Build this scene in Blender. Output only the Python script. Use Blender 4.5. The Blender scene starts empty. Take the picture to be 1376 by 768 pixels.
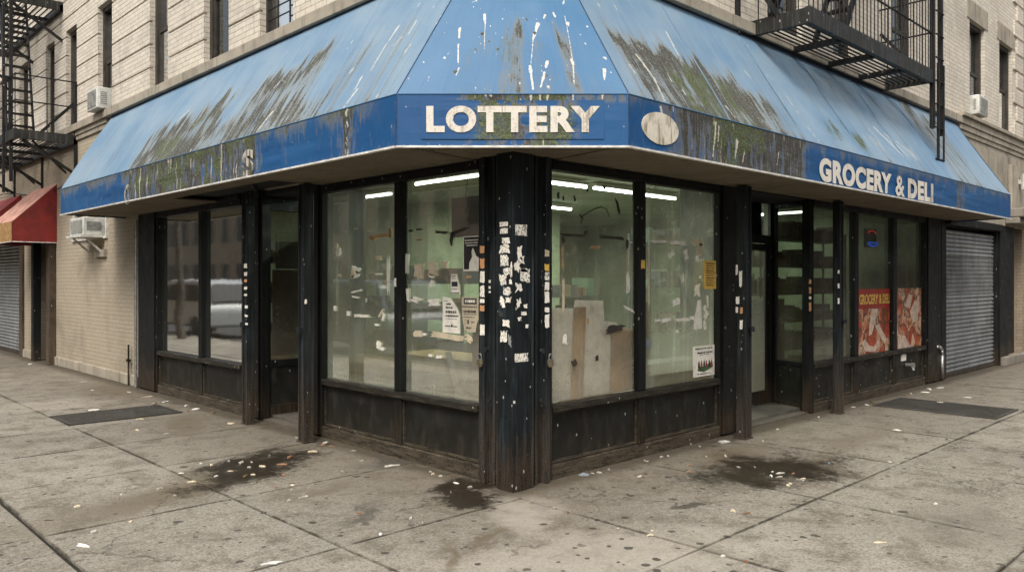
import bpy, bmesh, math, random
import numpy as np
from math import sin, cos, pi, radians
from mathutils import Vector, Matrix
random.seed(7)
S = bpy.context.scene
COL = S.collection

# ------------------------------------------------------------------ camera, sky, sun, exposure
YAW = radians(44.1)
DR = (cos(YAW), sin(YAW)); DL = (-sin(YAW), cos(YAW))
CAM = (-4.2754, -4.3790, 1.6)
cd = bpy.data.cameras.new('camera'); cam = bpy.data.objects.new('camera', cd); COL.objects.link(cam)
cam.location = CAM
cam.rotation_euler = (radians(90), 0, -math.atan2(DR[1], DL[1]))
cd.sensor_width = 36; cd.lens = 36*1069/1376; cd.shift_y = -8/1376
cd.clip_start = .05; cd.clip_end = 600
S.camera = cam

SUN_EL, SUN_AZ = radians(52), radians(211)      # direction the light comes from, azimuth from +X
w = bpy.data.worlds.new('World'); S.world = w; w.use_nodes = True
nt = w.node_tree; nt.nodes.clear()
o_ = nt.nodes.new('ShaderNodeOutputWorld'); bg = nt.nodes.new('ShaderNodeBackground')
sky = nt.nodes.new('ShaderNodeTexSky'); sky.sky_type = 'NISHITA'; sky.sun_disc = False
sky.sun_elevation = SUN_EL; sky.sun_rotation = radians(90) - SUN_AZ
sky.dust_density = 6; sky.air_density = 1.2
hs = nt.nodes.new('ShaderNodeHueSaturation'); hs.inputs['Saturation'].default_value = .42
nt.links.new(sky.outputs[0], hs.inputs['Color']); nt.links.new(hs.outputs[0], bg.inputs[0])
bg.inputs[1].default_value = .15; nt.links.new(bg.outputs[0], o_.inputs[0])
sl = bpy.data.lights.new('sun', 'SUN'); sun = bpy.data.objects.new('sun', sl); COL.objects.link(sun)
sl.energy = 1.5; sl.angle = radians(22); sl.color = (1, .95, .87)
sd = Vector((cos(SUN_EL)*cos(SUN_AZ), cos(SUN_EL)*sin(SUN_AZ), sin(SUN_EL)))
sun.rotation_euler = sd.to_track_quat('Z', 'Y').to_euler()
S.view_settings.view_transform = 'Standard'; S.view_settings.look = 'None'
S.view_settings.exposure = .42; S.view_settings.gamma = 1
S.render.engine = 'CYCLES'
S.cycles.use_denoising = True; S.cycles.max_bounces = 8; S.cycles.transparent_max_bounces = 16
S.cycles.caustics_reflective = False; S.cycles.caustics_refractive = False
S.cycles.sample_clamp_indirect = 4

# ------------------------------------------------------------------ survey: where a sight line meets a wall or the ground
F_, CX_, HY_ = 1069., 688., 376.
def ray(px, py):
    X = (px-CX_)/F_; Z = -(py-HY_)/F_
    return Vector((X*DR[0]+DR[1], X*DL[0]+DL[1], Z))
def hit(px, py, p0, n):
    r = ray(px, py); c = Vector(CAM); n = Vector(n)
    t = (Vector(p0)-c).dot(n)/r.dot(n)
    return c+r*t
def onx(px, py, x=0): return hit(px, py, (x, 0, 0), (1, 0, 0))
def ony(px, py, y=0): return hit(px, py, (0, y, 0), (0, 1, 0))
def onz(px, py, z=0): return hit(px, py, (0, 0, z), (0, 0, 1))

# ------------------------------------------------------------------ node helper
class G:
    def __init__(s, name):
        s.m = bpy.data.materials.new(name); s.m.use_nodes = True
        s.t = s.m.node_tree; s.t.nodes.clear()
        s.out = s.t.nodes.new('ShaderNodeOutputMaterial')
    def n(s, typ, ins={}, **kw):
        d = s.t.nodes.new('ShaderNode'+typ)
        for k, v in kw.items(): setattr(d, k, v)
        for k, v in ins.items(): s.put(d.inputs[k], v)
        return d
    def put(s, sock, v):
        if isinstance(v, bpy.types.Node): v = v.outputs[0]
        if isinstance(v, bpy.types.NodeSocket): s.t.links.new(v, sock)
        else:
            if isinstance(v, tuple) and len(v) == 3 and sock.type == 'RGBA': v = (*v, 1)
            sock.default_value = v
    def math(s, op, a, b=0., c=0., clamp=False):
        d = s.t.nodes.new('ShaderNodeMath'); d.operation = op; d.use_clamp = clamp
        s.put(d.inputs[0], a); s.put(d.inputs[1], b)
        s.put(d.inputs[2], c)
        return d.outputs[0]
    def mul(s, a, b): return s.math('MULTIPLY', a, b)
    def add(s, a, b): return s.math('ADD', a, b)
    def mix(s, f, a, b, mode='MIX'):
        d = s.t.nodes.new('ShaderNodeMix'); d.data_type = 'RGBA'; d.blend_type = mode; d.clamp_factor = True
        s.put(d.inputs[0], f); s.put(d.inputs[6], a); s.put(d.inputs[7], b)
        return d.outputs[2]
    def step(s, v, lo, hi, a=0., b=1.):
        d = s.t.nodes.new('ShaderNodeMapRange'); d.interpolation_type = 'SMOOTHSTEP'
        s.put(d.inputs[0], v)
        for i, q in zip((1, 2, 3, 4), (lo, hi, a, b)): d.inputs[i].default_value = q
        return d.outputs[0]
    def co(s, kind='Object', sc=(1, 1, 1), loc=(0, 0, 0)):
        if kind == 'World':
            c = s.n('NewGeometry').outputs['Position']
        else:
            c = s.n('TexCoord').outputs[kind]
        if sc == (1, 1, 1) and loc == (0, 0, 0): return c
        return s.n('Mapping', {'Vector': c, 'Scale': sc, 'Location': loc}).outputs[0]
    def noise(s, c, scale=5., detail=4., rough=.55, dist=0.):
        return s.n('TexNoise', {'Vector': c, 'Scale': scale, 'Detail': detail, 'Roughness': rough, 'Distortion': dist}).outputs[0]
    def bsdf(s, col, rough=.6, metal=0., bump=None, bs=.3, bd=.01, spec=.5, **kw):
        p = s.n('BsdfPrincipled', {'Base Color': col, 'Roughness': rough, 'Metallic': metal, 'Specular IOR Level': spec})
        for k, v in kw.items(): s.put(p.inputs[k.replace('_', ' ')], v)
        if bump is not None:
            b = s.n('Bump', {'Height': bump, 'Strength': bs, 'Distance': bd}); s.t.links.new(b.outputs[0], p.inputs['Normal'])
        return p
    def done(s, sh):
        s.put(s.out.inputs[0], sh); return s.m

def plain(name, col, rough=.6, metal=0., var=.25, scale=6., spec=.5, bs=.2):
    g = G(name); c = g.co('World')
    n1 = g.noise(c, scale, 5, .6); n2 = g.noise(c, scale*7, 3, .6)
    dk = tuple(v*(1-var*1.6) for v in col); lt = tuple(min(1, v*(1+var)) for v in col)
    cc = g.mix(g.step(n1, .3, .7), dk, lt); cc = g.mix(g.mul(g.step(n2, .45, .75), .5), cc, dk)
    return g.done(g.bsdf(cc, rough, metal, n2, bs, .004, spec))

def brick(name, c1, c2, cm, relief=.6, grime=.5, dark=(.06, .055, .045)):
    g = G(name); uv = g.co('UV')
    wob = g.n('VectorMath', {0: uv, 1: g.n('Mapping', {'Vector': g.n('TexNoise', {'Vector': uv, 'Scale': 3.}).outputs[1], 'Scale': (.012, .012, .012)}).outputs[0]}, operation='ADD').outputs[0]
    b = g.n('TexBrick', {'Vector': wob, 'Color1': c1, 'Color2': c2, 'Mortar': cm, 'Scale': 1., 'Mortar Size': .007, 'Mortar Smooth': .35, 'Bias': 0., 'Brick Width': .21, 'Row Height': .0655})
    w_ = g.co('World')
    n1 = g.noise(w_, .9, 6, .62, .5); n2 = g.noise(w_, 14, 4, .65)
    n3 = g.noise(g.co('World', (5, 5, .5)), 1., 5, .65)
    cc = g.mix(g.mul(g.step(n2, .35, .7), .3), b.outputs[0], tuple(v*1.25 for v in c1))
    cc = g.mix(g.mul(g.step(n1, .45, .75), grime), cc, tuple((a+d*2)/3.2 for a, d in zip(c1, dark)))
    cc = g.mix(g.mul(g.step(n3, .58, .78), grime*.8), cc, dark)
    h = g.add(g.mul(b.outputs[1], -1.), g.mul(n2, .35))
    return g.done(g.bsdf(cc, .85, 0, h, relief, .008, .25))

M = {}
M['brick'] = brick('cream_brick', (.68, .62, .52), (.57, .515, .43), (.38, .34, .28), .7, .42)
M['brick_paint'] = brick('painted_brick', (.40, .345, .26), (.38, .325, .245), (.29, .25, .185), .55, .62, (.12, .10, .07))
M['brick_red'] = brick('brown_brick', (.17, .085, .055), (.22, .11, .07), (.2, .18, .15), .6, .5)
M['brick_warm'] = brick('tan_brick', (.36, .29, .21), (.30, .24, .17), (.2, .17, .13), .6, .5)

def stone(name, col, dk, amt=.6):
    g = G(name); w_ = g.co('World')
    n1 = g.noise(w_, 2.3, 7, .65, .4); n2 = g.noise(w_, 30, 4, .7)
    n3 = g.noise(g.co('World', (9, 9, 1.2)), 1., 5, .6)
    c = g.mix(g.step(n1, .35, .7), col, tuple(v*.72 for v in col))
    c = g.mix(g.mul(g.step(n3, .5, .72), amt), c, dk)
    c = g.mix(g.mul(g.step(n2, .55, .75), .35), c, dk)
    return g.done(g.bsdf(c, .85, 0, n2, .5, .006, .3))
M['stone'] = stone('weathered_stone', (.40, .355, .28), (.07, .062, .05), .55)
M['curb'] = stone('kerb_concrete', (.27, .24, .2), (.08, .07, .06), .5)

M['curb_dark'] = stone('trodden_concrete', (.13, .115, .09), (.05, .043, .032), .6)
def pavement():
    g = G('sidewalk_concrete'); c = g.co('World')
    big = g.noise(c, .55, 6, .6, .6); mid = g.noise(c, 3.2, 7, .68, .3)
    fine = g.noise(c, 55, 4, .7); grit = g.noise(c, 170, 2, .6)
    sa = g.n('SeparateColor', {0: g.n('VertexColor', layer_name='tone')}); col = g.mix(g.math('MULTIPLY', g.add(g.mul(g.step(big, .32, .68), .7), g.mul(sa.outputs[0], .55)), 1., clamp=True), (.37, .34, .28), (.235, .215, .175))
    fl_ = g.noise(c, 11, 3, .5); col = g.mix(g.mul(g.step(fl_, .62, .70), .65), col, (.09, .076, .055))
    col = g.mix(g.mul(g.step(mid, .44, .66), .78), col, (.115, .096, .068))
    col = g.mix(g.mul(g.step(fine, .45, .62), .68), col, (.085, .075, .06))
    f2 = g.noise(c, 24, 5, .75); col = g.mix(g.mul(g.step(f2, .5, .68), .5), col, (.42, .38, .31)); col = g.mix(g.mul(g.step(f2, .48, .34), .4), col, (.10, .088, .07))
    col = g.mix(g.mul(g.step(grit, .58, .7), .6), col, (.52, .48, .41))
    col = g.mix(g.mul(g.step(grit, .42, .3), .5), col, (.07, .06, .05))
    # lighter newer flags / patches
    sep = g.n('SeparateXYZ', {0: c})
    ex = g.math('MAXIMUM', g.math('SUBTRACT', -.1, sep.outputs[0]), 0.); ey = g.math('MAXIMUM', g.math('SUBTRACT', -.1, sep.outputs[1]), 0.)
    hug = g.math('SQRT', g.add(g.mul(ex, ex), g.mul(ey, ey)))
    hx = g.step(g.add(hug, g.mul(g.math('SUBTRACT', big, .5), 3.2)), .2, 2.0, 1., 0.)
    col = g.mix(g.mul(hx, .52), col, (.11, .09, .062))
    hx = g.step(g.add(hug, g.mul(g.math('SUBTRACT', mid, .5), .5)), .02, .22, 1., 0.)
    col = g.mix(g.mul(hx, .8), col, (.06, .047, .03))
    col = g.mix(g.math('MULTIPLY', g.mul(sa.outputs[1], g.step(mid, .34, .58)), .92, clamp=True), col, (.05, .041, .028))
    warp = g.n('TexNoise', {'Vector': c, 'Scale': 2.2, 'Detail': 6., 'Roughness': .65})
    wv = g.n('VectorMath', {0: warp.outputs[1], 1: (.5, .5, .5)}, operation='SUBTRACT')
    def spot(col, cx, cy, rx, ry, ang, tone, amt, warpamt=.7, soft=(1.15, .35)):
        wm = g.n('VectorMath', {0: wv.outputs[0], 'Scale': warpamt}, operation='SCALE')
        p = g.n('VectorMath', {0: c, 1: wm.outputs[0]}, operation='ADD')
        mp = g.n('Mapping', {'Vector': p.outputs[0], 'Location': (cx, cy, 0), 'Rotation': (0, 0, ang), 'Scale': (rx, ry, 1)}, vector_type='TEXTURE')
        s2 = g.n('SeparateXYZ', {0: mp.outputs[0]})
        d = g.math('SQRT', g.add(g.mul(s2.outputs[0], s2.outputs[0]), g.mul(s2.outputs[1], s2.outputs[1])))
        if tone is D: f = g.step(g.add(d, g.mul(g.math('SUBTRACT', g.add(g.mul(mid, .6), g.mul(f2, .4)), .5), 3.2)), .45, 1.15, 1., 0.)
        else: f = g.step(g.add(d, g.mul(g.math('SUBTRACT', mid, .5), 1.6)), soft[1]*.6, soft[0]*1.1, 1., 0.)
        return g.mix(g.math('MULTIPLY', f, amt, clamp=True), col, tone), f
    D = (.022, .016, .009); Br = (.125, .10, .066)
    wet = None
    def P(px, py): v = onz(px, py); return v.x, v.y
    sp = [(P(345, 626), .95, .42, radians(35), D, 1.0), (P(300, 640), .8, .35, radians(30), Br, .8), (P(230, 660), .9, .3, radians(20), Br, .7),
          (P(622, 664), .50, .24, radians(40), D, 1.25), (P(600, 640), .25, .09, radians(-45), Br, .8), (P(585, 628), .5, .06, radians(-60), Br, .6),
          (P(1030, 632), .95, .55, radians(-15), D, 1.0), (P(985, 612), .7, .3, radians(10), Br, .9), (P(1110, 625), .6, .2, radians(50), Br, .65),
          (P(930, 676), .16, .09, 0, D, .7), (P(660, 722), .30, .06, radians(10), Br, 1.1), (P(600, 748), .32, .07, radians(55), Br, 1.2),
          (P(716, 680), .12, .06, radians(30), (.09, .08, .065), .9), (P(520, 620), .35, .18, 0, (.07, .062, .05), .7),
          (P(250, 570), .9, .22, radians(70), Br, .8), (P(150, 525), 1.2, .3, radians(85), Br, .8), (P(480, 690), .25, .12, .5, D, .5),
          (P(1160, 590), 1.2, .25, radians(5), Br, .5), (P(1290, 700), .8, .5, 0, (.14, .125, .1), .5), (P(430, 660), .3, .12, .3, Br, .7), (P(120, 690), .8, .3, .4, Br, .4)]
    for (xy, rx, ry, an, tn, am) in [q for q in sp if q[4] is not D]+[q for q in sp if q[4] is D]:
        col, f = spot(col, xy[0], xy[1], rx, ry, an, tn, am)
        if tn is D: wet = f if wet is None else g.math('MAXIMUM', wet, f)
    col, _ = spot(col, *P(60, 545), .9, .6, 0, (.44, .40, .33), .35, .3)
    col, _ = spot(col, *P(700, 690), .5, .25, .8, (.44, .40, .33), .5, .5)
    col, _ = spot(col, *P(820, 745), 1.2, .5, -.5, (.42, .38, .31), .45, .6)
    # dirt hugging the shop base
    # chewing gum blots
    for sc, th, seed in ((4.6, .16, 0.), (7.5, .19, 13.), (12., .2, 31.)):
        v = g.n('TexVoronoi', {'Vector': g.n('VectorMath', {0: g.co('World', (1, 1.0, 0), (seed, seed*.7, 0)), 1: g.n('VectorMath', {0: g.n('TexNoise', {'Vector': c, 'Scale': 18.}).outputs[1], 'Scale': .035}, operation='SCALE').outputs[0]}, operation='ADD').outputs[0], 'Scale': sc, 'Randomness': 1.})
        rs = g.n('SeparateColor', {0: v.outputs['Color']})
        rad = g.mul(g.step(rs.outputs[0], .45, .95), th)
        m = g.math('LESS_THAN', v.outputs['Distance'], rad)
        col = g.mix(g.mul(m, g.step(rs.outputs[1], 0, .5, .35, .9)), col, (.05, .044, .036))
    gx, gy = P(840, 690); dg = g.n('VectorMath', {0: c, 1: (gx, gy, 0)}, operation='DISTANCE').outputs['Value']
    v = g.n('TexVoronoi', {'Vector': c, 'Scale': 6.2, 'Randomness': 1.}); rs = g.n('SeparateColor', {0: v.outputs['Color']})
    m = g.mul(g.math('LESS_THAN', g.add(v.outputs['Distance'], g.mul(g.math('SUBTRACT', f2, .5), .25)), g.mul(g.step(rs.outputs[0], .2, .95), .16)), g.step(dg, 1.1, 1.7, 1., 0.))
    col = g.mix(g.mul(m, .9), col, (.04, .035, .028))
    # thin cracks
    cr = g.n('TexVoronoi', {'Vector': g.n('VectorMath', {0: c, 1: g.n('VectorMath', {0: warp.outputs[1], 'Scale': .7}, operation='SCALE').outputs[0]}, operation='ADD').outputs[0], 'Scale': .55}, feature='DISTANCE_TO_EDGE')
    cm = g.mul(g.step(cr.outputs[0], .0, .006, 1., 0.), g.step(big, .48, .56))
    col = g.mix(g.mul(cm, .75), col, (.05, .042, .03))
    ro = g.math('SUBTRACT', g.step(mid, .3, .7, .72, .9), g.mul(wet, .30))
    hgt = g.add(g.add(g.mul(mid, .6), g.mul(fine, .35)), g.add(g.mul(grit, .2), g.mul(cm, -.9)))
    return g.done(g.bsdf(col, ro, 0, hgt, .55, .012, .35))
M['pavement'] = pavement()
M['asphalt'] = plain('asphalt', (.05, .048, .045), .85, 0, .3, 9)
M['joint'] = plain('joint_dirt', (.022, .018, .013), .95, 0, .4, 12)

def awning(name, base, fade, slope=True):
    g = G(name); uv = g.co('UV')
    a = g.n('VertexColor', layer_name='grime'); sc = g.n('SeparateColor', {0: a.outputs[0]})
    st = g.noise(g.co('UV', (14, 1.1, 1)), 1., 6, .6); st2 = g.noise(g.co('UV', (55, 2.2, 1)), 1., 5, .65)
    cl = g.noise(uv, 1.1, 5, .55); fn = g.noise(uv, 45, 5, .7); bl = g.noise(uv, 8, 6, .7)
    col = g.mix(g.step(cl, .3, .7), base, fade)
    col = g.mix(g.mul(g.step(st, .4, .7), .45 if slope else .2), col, fade)
    col = g.mix(g.mul(g.step(st2, .5, .75), .25), col, tuple(v*.62 for v in base))
    col = g.mix(g.mul(g.step(fn, .5, .75), .22), col, tuple(v*.5 for v in base))
    gr = g.math('MULTIPLY', sc.outputs[0], g.add(.55, g.mul(g.step(g.add(g.mul(fn, .55), g.mul(st2, .6)), .36, .80), .75)), clamp=True)
    gcol = g.mix(g.step(g.add(gr, g.mul(g.math('SUBTRACT', bl, .5), .5)), .42, .95), (.21, .195, .14), (.050, .041, .020))
    col = g.mix(g.mul(g.step(g.add(gr, g.mul(g.math('SUBTRACT', fn, .5), g.mul(gr, 1.2))), .0, .95), .95), col, gcol)
    col = g.mix(g.mul(g.mul(g.step(fn, .60, .68), g.step(sc.outputs[0], .08, .4)), .8), col, (.035, .03, .02))
    ms = g.math('MULTIPLY', sc.outputs[1], g.add(.3, g.step(g.add(g.mul(fn, .6), g.mul(bl, .5)), .44, .66)), clamp=True)
    mcol = g.mix(g.step(fn, .4, .62), (.035, .035, .018), (.12, .15, .06))
    col = g.mix(g.step(ms, .06, .7), col, mcol)
    wh = g.mul(sc.outputs[2], g.add(.55, g.mul(g.step(fn, .35, .6), .6)))
    col = g.mix(g.mul(g.step(wh, .2, .9), .9), col, (.60, .57, .49))
    col = g.mix(g.mul(g.step(g.noise(uv, 140, 3, .7), .54, .70), .28), col, tuple(v*.45 for v in base))
    h = g.add(g.mul(ms, .8), g.add(g.mul(fn, .3), g.mul(gr, .3)))
    ro = g.add(.5, g.mul(gr, .35))
    return g.done(g.bsdf(col, ro, 0, h, .4, .006, .4))
M['slope'] = awning('blue_canvas_side', (.115, .215, .33), (.215, .30, .375))
M['slope_mid'] = awning('blue_canvas_corner', (.030, .125, .255), (.055, .155, .28))
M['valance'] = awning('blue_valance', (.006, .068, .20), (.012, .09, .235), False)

def metal_dark(name, base=(.0045, .005, .0048), worn=(.019, .021, .021), rust=(.10, .065, .035), dust=.5, low=.55, sc=(32, 32, 1.8)):
    g = G(name); c = g.co('World'); sep = g.n('SeparateXYZ', {0: c})
    n1 = g.noise(c, 3.5, 6, .65, .3); st = g.noise(g.co('World', sc), 1., 6, .65); fn = g.noise(c, 60, 4, .7)
    ch = g.n('TexVoronoi', {'Vector': g.co('World', (1, 1, .6)), 'Scale': 26.})
    chs = g.n('SeparateColor', {0: ch.outputs['Color']})
    chip = g.mul(g.math('LESS_THAN', ch.outputs['Distance'], g.mul(g.step(chs.outputs[0], .82, 1.), .22)), .9)
    col = g.mix(g.step(n1, .4, .7), base, tuple(v*1.9 for v in base))
    col = g.mix(g.mul(g.step(st, .48, .72), .75), col, worn)
    lowm = g.step(g.add(sep.outputs[2], g.mul(g.math('SUBTRACT', n1, .5), .7)), 0., low, 1., 0.)
    col = g.mix(g.mul(lowm, g.mul(g.step(g.add(g.mul(fn, .5), g.mul(st, .5)), .36, .6), dust)), col, rust)
    col = g.mix(g.mul(g.step(fn, .6, .72), .4), col, tuple(v*1.3 for v in worn))
    col = g.mix(chip, col, (.35, .34, .31))
    return g.done(g.bsdf(col, g.step(n1, .3, .7, .42, .68), 0, g.add(g.mul(fn, .5), g.mul(st, .5)), .25, .004, .28))
M['frame'] = metal_dark('black_shop_paint')
M['sillwood'] = metal_dark('worn_black_sill', (.010, .009, .007), (.07, .06, .045), (.11, .088, .06), .8, .75, (5, 5, 40))
M['riser'] = metal_dark('scuffed_riser_paint', (.009, .0088, .0072), (.034, .032, .025), (.05, .042, .03), .6, .4, (10, 10, 4))
M['pillar'] = metal_dark('layered_pillar_paint', (.005, .007, .008), (.03, .048, .06), (.075, .048, .027), .7, .5)
M['post'] = metal_dark('rusty_gate_track', (.009, .011, .012), (.05, .06, .064), (.085, .062, .040), .85, .9)
M['iron'] = metal_dark('black_iron', (.008, .008, .0075), (.04, .038, .032), (.08, .06, .04), .3, .2)
M['ironbeam'] = metal_dark('chalky_iron', (.018, .018, .016), (.10, .095, .08), (.08, .06, .04), .3, .2)

def glassmat(name, milky=.12, tint=(.86, .93, .86), grimecol=(.36, .37, .33), blotch=.5, refl=1.0):
    g = G(name); c = g.co('World'); sep = g.n('SeparateXYZ', {0: c})
    n1 = g.noise(c, 1.7, 6, .6, .5); st = g.noise(g.co('World', (11, 11, .8)), 1., 6, .65); fn = g.noise(c, 26, 5, .7)
    low = g.step(g.add(sep.outputs[2], g.mul(g.math('SUBTRACT', n1, .5), 1.2)), .55, 1.5, 1., 0.)
    d = g.add(milky*.55, g.mul(g.step(n1, .35, .75), milky))
    d = g.add(d, g.mul(low, milky*1.5))
    d = g.add(d, g.mul(g.step(st, .5, .8), milky*1.1))
    d = g.add(d, g.mul(g.step(fn, .56, .76), blotch*.16))
    sm_ = g.noise(g.co('World', (2.6, 2.6, 7.)), 1., 6, .7, 1.2); d = g.add(d, g.mul(g.step(sm_, .54, .74), milky*.9))
    tr = g.n('BsdfTransparent', {0: tint})
    df = g.n('MixShader', {0: .28, 1: g.n('BsdfDiffuse', {0: g.mix(g.step(n1, .38, .66), grimecol, tuple(v*q for v, q in zip(grimecol, (.62, .56, .40))))}), 2: g.n('BsdfTranslucent', {0: tuple(min(1, v*2.) for v in grimecol)})})
    gl = g.n('BsdfGlossy', {'Color': (.92, .95, .95), 'Roughness': .035})
    bmp = g.n('Bump', {'Height': n1, 'Strength': .04, 'Distance': .02}); g.put(gl.inputs['Normal'], bmp)
    fr = g.n('Fresnel', {'IOR': 1.5})
    a = g.n('MixShader', {0: g.math('MULTIPLY', d, 1., clamp=True), 1: tr, 2: df})
    b = g.n('MixShader', {0: g.math('MULTIPLY', fr, 1.5*refl, clamp=True), 1: a, 2: gl})
    return g.done(b)
M['glass'] = glassmat('dusty_shop_glass', .33, (.90, .94, .88), (.33, .325, .27), 1.1, .30)
M['glass_clean'] = glassmat('thinly_dusted_glass', .16, (.97, .98, .95), (.56, .53, .44), 1.0, .30)
M['glass_low'] = glassmat('streaked_dark_glass', .24, (.42, .45, .42), (.22, .20, .16), 1.5, .55)
M['glass_up'] = glassmat('upper_window_glass', .05, (.8, .84, .82), (.3, .3, .28), .1, 1.)

def papermat(name, base=(.84, .80, .70), ink=(.05, .05, .05), amt=.75, sc=(60, 110, 60), th=(.5, .58)):
    g = G(name); c = g.co('World')
    t = g.noise(g.co('World', sc), 1., 3, .6); b = g.noise(c, 14, 5, .7); r = g.noise(c, 3, 3)
    col = g.mix(g.mul(g.step(b, .42, .7), .55), base, tuple(v*.55 for v in base))
    m = g.mul(g.step(t, *th), g.mul(g.step(r, .4, .55), amt))
    col = g.mix(m, col, ink)
    return g.done(g.bsdf(col, .8, 0, b, .3, .003, .2))
M['paper'] = papermat('white_paper_remnant', amt=.15)
M['paper_print'] = papermat('printed_sticker_paper', amt=.8)
M['paper_tan'] = papermat('yellowed_paper', (.62, .53, .38), amt=.2)
M['paper_orange'] = papermat('orange_sticker_paper', (.62, .33, .15), amt=.5)
M['paper_yellow'] = papermat('yellow_paper', (.72, .46, .10), amt=.15)
M['paper_black'] = plain('black_print', (.022, .02, .02), .6, 0, .3)
M['ink'] = plain('dark_ink', (.035, .033, .03), .7, 0, .2)
M['letters'] = None
def lettermat():
    g = G('worn_white_lettering'); c = g.co('World'); st = g.noise(g.co('World', (30, 30, 3.)), 1., 6, .7); fn = g.noise(c, 70, 4, .7); b = g.noise(c, 2.6, 4, .6)
    k = g.add(g.mul(b, .45), g.add(g.mul(st, .45), g.mul(fn, .35)))
    col = g.mix(g.step(k, .60, .80), (.68, .64, .56), (.24, .20, .14))
    col = g.mix(g.mul(g.step(fn, .58, .68), .5), col, (.30, .26, .2))
    return g.done(g.bsdf(col, .7, 0, fn, .2, .003, .3))
M['letters'] = lettermat()
M['letters_worn'] = papermat('nearly_gone_lettering', (.50, .47, .40), (.07, .07, .05), .97, (22, 22, 5), (.40, .5))
M['soffit'] = stone('soffit_board', (.20, .165, .12), (.07, .058, .04), .5)
M['white_trim'] = plain('white_trim', (.72, .70, .65), .5, 0, .2, 12)
M['green_wall'] = plain('green_plaster', (.40, .47, .31), .8, 0, .2, 1.4)
M['ceiling'] = plain('ceiling_tile', (.42, .50, .36), .8, 0, .12, 2)
M['shopfloor'] = plain('shop_floor', (.13, .12, .10), .5, 0, .3, 3)
M['cardboard'] = plain('cardboard', (.42, .28, .14), .85, 0, .2, 5)
M['dark'] = plain('dark_void', (.012, .012, .012), .9, 0, .3)
M['shelf'] = plain('grey_shelving', (.04, .042, .038), .6, 0., .2)
M['curtain'] = plain('pale_curtain', (.46, .47, .44), .85, 0, .15, 8)
M['blind'] = plain('grey_blind', (.20, .22, .22), .8, 0, .15, 8)
M['ac'] = plain('white_enamel', (.62, .62, .57), .45, 0, .18, 9)
M['ac_grey'] = plain('grille_grey', (.24, .25, .24), .55, .2, .25, 15)
M['winframe'] = plain('brown_window_frame', (.045, .037, .028), .55, 0, .3, 9)
M['red'] = plain('red_canvas', (.19, .014, .010), .7, 0, .25, 3)
M['red_fade'] = plain('faded_red_canvas', (.50, .26, .20), .75, 0, .25, 5)
M['ochre'] = plain('ochre_canvas', (.42, .24, .09), .75, 0, .3, 14)
M['brass'] = plain('padlock_brass', (.34, .29, .19), .4, .8, .25, 30)
M['steel'] = plain('galvanised_pipe', (.42, .42, .40), .4, .8, .2, 20)
M['brownpost'] = metal_dark('brown_post', (.045, .032, .022), (.11, .085, .06), (.13, .10, .07), .8, 1.)
M['grate'] = metal_dark('vault_grate', (.035, .037, .036), (.10, .11, .105), (.09, .075, .055), .6, .5)
def shuttermat():
    g = G('galvanised_shutter'); c = g.co('World'); st = g.noise(g.co('World', (12, 12, 2.)), 1., 6, .65); fn = g.noise(c, 40, 4, .7); b = g.noise(c, 2, 4, .6)
    col = g.mix(g.step(b, .35, .7), (.30, .31, .31), (.40, .41, .41)); col = g.mix(g.mul(g.step(st, .45, .7), .6), col, (.12, .115, .10))
    col = g.mix(g.mul(g.step(fn, .55, .72), .5), col, (.10, .09, .075))
    return g.done(g.bsdf(col, .48, .55, fn, .2, .003))
M['shutter'] = shuttermat()
def emis(name, col, st):
    g = G(name); return g.done(g.n('Emission', {0: col, 1: st}))
M['tube'] = emis('fluorescent_tube', (.93, 1., .90), 9.)
M['neon_red'] = emis('red_sign_light', (1, .06, .03), .45)
M['neon_blue'] = emis('blue_sign_light', (.03, .16, 1), .45)

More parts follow.
